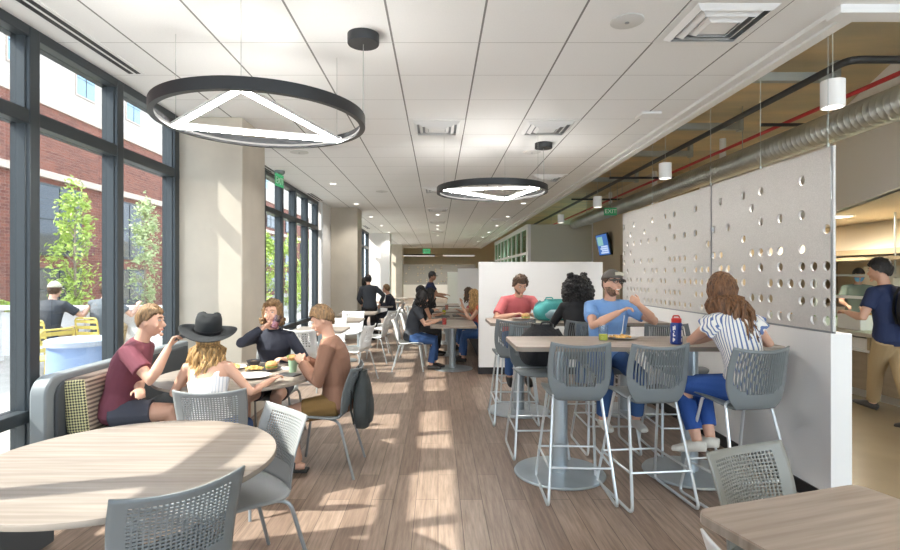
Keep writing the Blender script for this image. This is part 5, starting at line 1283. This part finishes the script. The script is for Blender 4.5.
# 8 girl in stripes
t, H, s, J = person('young woman with long wavy auburn hair in a striped top', (2.05, 3.52, 0), 112, .82,
    ((2.20, 3.94, 1.10), (2.04, 3.85, 1.11)), ((1.90, 3.70, .42), (1.80, 3.68, .40)), lean=14, twist=-8, yaw=-4, pitch=10, fem=True, top=('stripe', .22, -.02), bot=('jeans', 1.80), shoe='shoe_w', vox=.007,
    poles=((1, -.2, -.8), (-.9, .65, -.5)), curl=(.5, .6), toe=(28, 28))
hm = hair_cap(H, s, .018, .55, -.95, -.45, 13); locks(hm, H, s, 40, .33, 14, 150, .013, .012, .022, V((0, -.5, -1)).normalized()); locks(hm, H, s, 30, .30, 15, 125, .013, .016, .034, V((.12, -.5, -1)).normalized()); locks(hm, H, s, 26, .22, 16, 150, .012, .014, .030, V((0, -.4, -1)).normalized()); hm.build('hair', M['h_auburn'], t)
# ruffles at the sleeves
for k in (0, 1):
    q = J['N'] - J['d2'] * .07 * s + J['R'] * (.155 * s) * (1 if k == 0 else -1); m = MB(); ax = (J['E'][k] - q).normalized(); rings = []
    e1 = ax.orthogonal().normalized(); e2 = ax.cross(e1)
    for v in (0, .35, .7, 1): rings.append([q - ax * .03 + ax * .085 * v + (e1 * cos(a) + e2 * sin(a)) * (.056 + .028 * v + .010 * v * sin(7 * a)) for a in [2 * PI * z / 42 for z in range(42)]])
    m.loft(rings); m.build('ruffle', M['stripe'], t, True, angle=80)
# 9 walking man at the kitchen
t, H, s, J = person('man in a navy t-shirt and khaki trousers walking past the serving counter', (4.80, 5.62, 0), 108, .90,
    ((5.05, 5.55, .92), (4.52, 5.86, 1.14)), ((4.76, 5.28, .10), (4.90, 5.98, .085)), lean=6, yaw=14, pitch=6, s=1.03, top=('navyt', .6, -.02), bot=('chino', 1.93), vox=.009, look=True, kpole=(V((0, 1, .1)), V((0, 1, .1))))
hair_cap(H, s, .020, .45, -.6, -.05, 16).build('hair', M['h_black'], t)
bp = blobpack('backpack', 'black backpack with a blue patch worn by the walking man', 'backpack', J['M'] @ (J['C'] + V((0, -.225, -.16))), rad(108 - 90), (.32, .19, .46), M['blackfab'], M['blackfab'], 4)
B().box(-.06, .06, -.015, .0, 0, .035, m=Matrix.Translation((.0, -.135, .17))).build('patch', M['jeans'], bp, False)
# 10 kitchen worker
t, H, s, J = person('kitchen worker in a dark cap and pale blue face mask behind the serving counter', (7.15, 9.05, 0), -115, .88,
    ((6.75, 8.75, 1.05), (6.95, 8.65, 1.05)), ((7.05, 9.1, .08), (7.25, 9.05, .08)), lean=6, pitch=8, s=.98, top=('green_s', .7, 0), bot=('blackc', 1.9), vox=.014)
hair_cap(H, s, .012, .5, -.6, -.1, 17).build('hair', M['h_black'], t); cap(t, H, s, 'black', 'black')
f = MB(); f.ball((0, 0, 0), 1, 24, 18); m = MB(); m.add([tuple((skull(V(p)) + V(p) * .014) * s) for p in f.v], [fc for fc in f.f if all(f.v[i][1] > .3 and -.85 < f.v[i][2] < -.08 for i in fc)], 0, H); solid(m.build('face_mask', M['mask'], t), .004)
# 11.. far people
def far(label, loc, face, pz, hands, feet, hairspec, **k):
    t, H, s, J = person(label, loc, face, pz, hands, feet, vox=k.pop('vox', .013), look=k.pop('look', True), **k)
    m = hair_cap(H, s, hairspec[1], .5, -.75, hairspec[3] if len(hairspec) > 3 else -.2, hash(label[:3]) % 1 + 20)
    if hairspec[2]: locks(m, H, s, 20, hairspec[2], 21, 140, .02, .012, .02)
    m.build('hair', M[hairspec[0]], t); return t, H, s, J
far('dark haired woman in a charcoal t-shirt and blue jeans seated at the nearest middle table', (-.44, 8.74, 0), 0, .555, ((.0, 8.66, .80), (-.02, 8.90, .80)), ((-.12, 8.62, .09), (-.06, 8.84, .09)), ('h_black', .024, .12), lean=13, pitch=16, fem=True, top=('charcoal', .6, 0), bot=('jeans2', 1.9), vox=.010)
far('woman with long dark hair and bare arms at the second middle table', (-.36, 10.2, 0), 0, .555, ((.05, 10.1, .80), (.05, 10.35, .80)), ((-.05, 10.1, .09), (-.02, 10.3, .09)), ('h_black', .024, .22), lean=17, yaw=-10, fem=True, skin='skin_d', top=('blackc', .2, 0), bot=('blackc', 1.9))
t, H, s, J = far('person in a dark beanie behind the woman with long dark hair', (-.46, 11.3, 0), 10, .555, ((-.08, 11.2, .80), (-.1, 11.5, .80)), ((-.12, 11.2, .09), (-.1, 11.4, .09)), ('h_black', .018, 0), lean=6, top=('charcoal', 1.9, 0), bot=('blackc', 1.9))
f = MB(); f.ball((0, 0, 0), 1, 20, 14); m = MB(); m.add([tuple((skull(V(p)) + V(p) * .026) * s) for p in f.v], [fc for fc in f.f if min(f.v[i][2] for i in fc) > .0], 0, H); solid(m.build('beanie', M['black'], t), .006)
far('woman with long blond hair in an orange top and jeans on the dark bench', (.86, 9.55, 0), 176, .545, ((.42, 9.66, .82), (.45, 9.42, .95)), ((.42, 9.65, .09), (.45, 9.35, .09)), ('h_blond', .024, .26), lean=16, pitch=6, fem=True, top=('orange', .2, 0), bot=('jeans2', 1.9), brow='h_light', poles=(None, (-.4, -.6, -1)))
far('dark haired woman on the bench behind the blond woman', (.84, 11.0, 0), 178, .545, ((.42, 11.1, .82), (.48, 10.85, 1.0)), ((.42, 11.1, .09), (.45, 10.85, .09)), ('h_brown', .024, .15), lean=16, pitch=4, fem=True, top=('redshirt', .6, 0), bot=('jeans2', 1.9))
t, H, s, J = far('man in a black cap and navy t-shirt standing beyond the middle tables', (-.22, 13.3, 0), -8, .86, ((.15, 13.2, 1.0), (.2, 13.42, 1.05)), ((-.22, 13.2, .08), (-.16, 13.42, .08)), ('h_black', .010, 0), lean=4, s=.97, top=('navyt', .6, 0), bot=('blackc', 1.9), skin='skin_d', pitch=4)
cap(t, H, s, 'black', 'black')
t, H, s, J = far('man in dark clothes standing with his back to us beside the second concrete column', (-1.62, 12.6, 0), 110, .82, ((-1.40, 12.8, .85), (-1.85, 12.85, .85)), ((-1.52, 12.6, .08), (-1.72, 12.65, .08)), ('h_black', .016, 0), lean=15, s=.95, top=('charcoal', 1.9, 0), bot=('blackc', 1.9), look=False)
cap(t, H, s, 'black', 'black')
far('woman with dark hair in black seated close to the second concrete column', (-2.08, 13.95, 0), -2, .60, ((-1.72, 13.82, .82), (-1.72, 14.05, .82)), ((-1.7, 13.85, .09), (-1.7, 14.05, .09)), ('h_black', .024, .2), lean=8, fem=True, s=1.08, top=('blackc', .6, 0), bot=('blackc', 1.9))
far('seated man with light brown hair in a dark jacket facing the windows', (-1.20, 13.95, 0), 178, .555, ((-1.52, 14.08, .80), (-1.52, 13.85, .80)), ((-1.55, 14.05, .09), (-1.5, 13.82, .09)), ('h_light', .016, 0), lean=12, top=('navyj', 1.9, 0), bot=('charcoal', 1.9), brow='h_light')
# outside
t, H, s, J = far('man outside in a pale cap and grey blue shirt sitting at the patio railing', (-6.30, 8.55, 0), 92, .57, ((-5.95, 9.05, 1.02), (-6.5, 9.1, 1.02)), ((-6.2, 8.85, .2), (-6.4, 8.85, .2)), ('h_brown', .012, 0), lean=11, top=('charcoal', .7, 0), bot=('chino', 1.9), look=False, s=1.1)
cap(t, H, s, 'capw', 'capw')
far('dark haired man outside in a grey t-shirt sitting at the patio railing', (-5.72, 9.0, 0), 96, .57, ((-5.35, 9.45, 1.02), (-5.9, 9.5, 1.02)), ((-5.62, 9.3, .2), (-5.82, 9.3, .2)), ('h_brown', .018, 0), lean=12, top=('greytee', .65, 0), bot=('chino', 1.9), look=False, s=1.1)
t = thing('patio_heater_rail', 'pale', 'x') if False else None

# ------------------------------------------------------------------ light and camera
w = bpy.data.worlds.new('sky'); SC.world = w; w.use_nodes = True
bg = w.node_tree.nodes['Background']; bg.inputs[0].default_value = (.80, .89, 1.0, 1); bg.inputs[1].default_value = 2.9
sl = bpy.data.lights.new('sun', 'SUN'); sl.energy = 9; sl.angle = rad(.8); sl.color = (1, .94, .84)
so = bpy.data.objects.new('sun', sl); COL.objects.link(so)
so.rotation_euler = V((1, .27, -1.06)).to_track_quat('-Z', 'Y').to_euler(); so.location = (-12, -3, 14)
cd = bpy.data.cameras.new('camera'); co = bpy.data.objects.new('camera', cd); COL.objects.link(co); SC.camera = co
co.location = (0, 0, 1.55); co.rotation_euler = (PI / 2, 0, 0)
cd.sensor_fit = 'HORIZONTAL'; cd.sensor_width = 36; cd.lens = 530 / 900 * 36; cd.shift_x = 12 / 900; cd.clip_start = .05; cd.clip_end = 300
SC.view_settings.view_transform = 'Standard'; SC.view_settings.look = 'None'; SC.view_settings.exposure = 1.4; SC.view_settings.gamma = 1; SC.view_settings.use_curve_mapping = False
SC.cycles.use_denoising = True; SC.cycles.max_bounces = 10; SC.cycles.diffuse_bounces = 5; SC.cycles.transparent_max_bounces = 16; SC.cycles.sample_clamp_indirect = 8
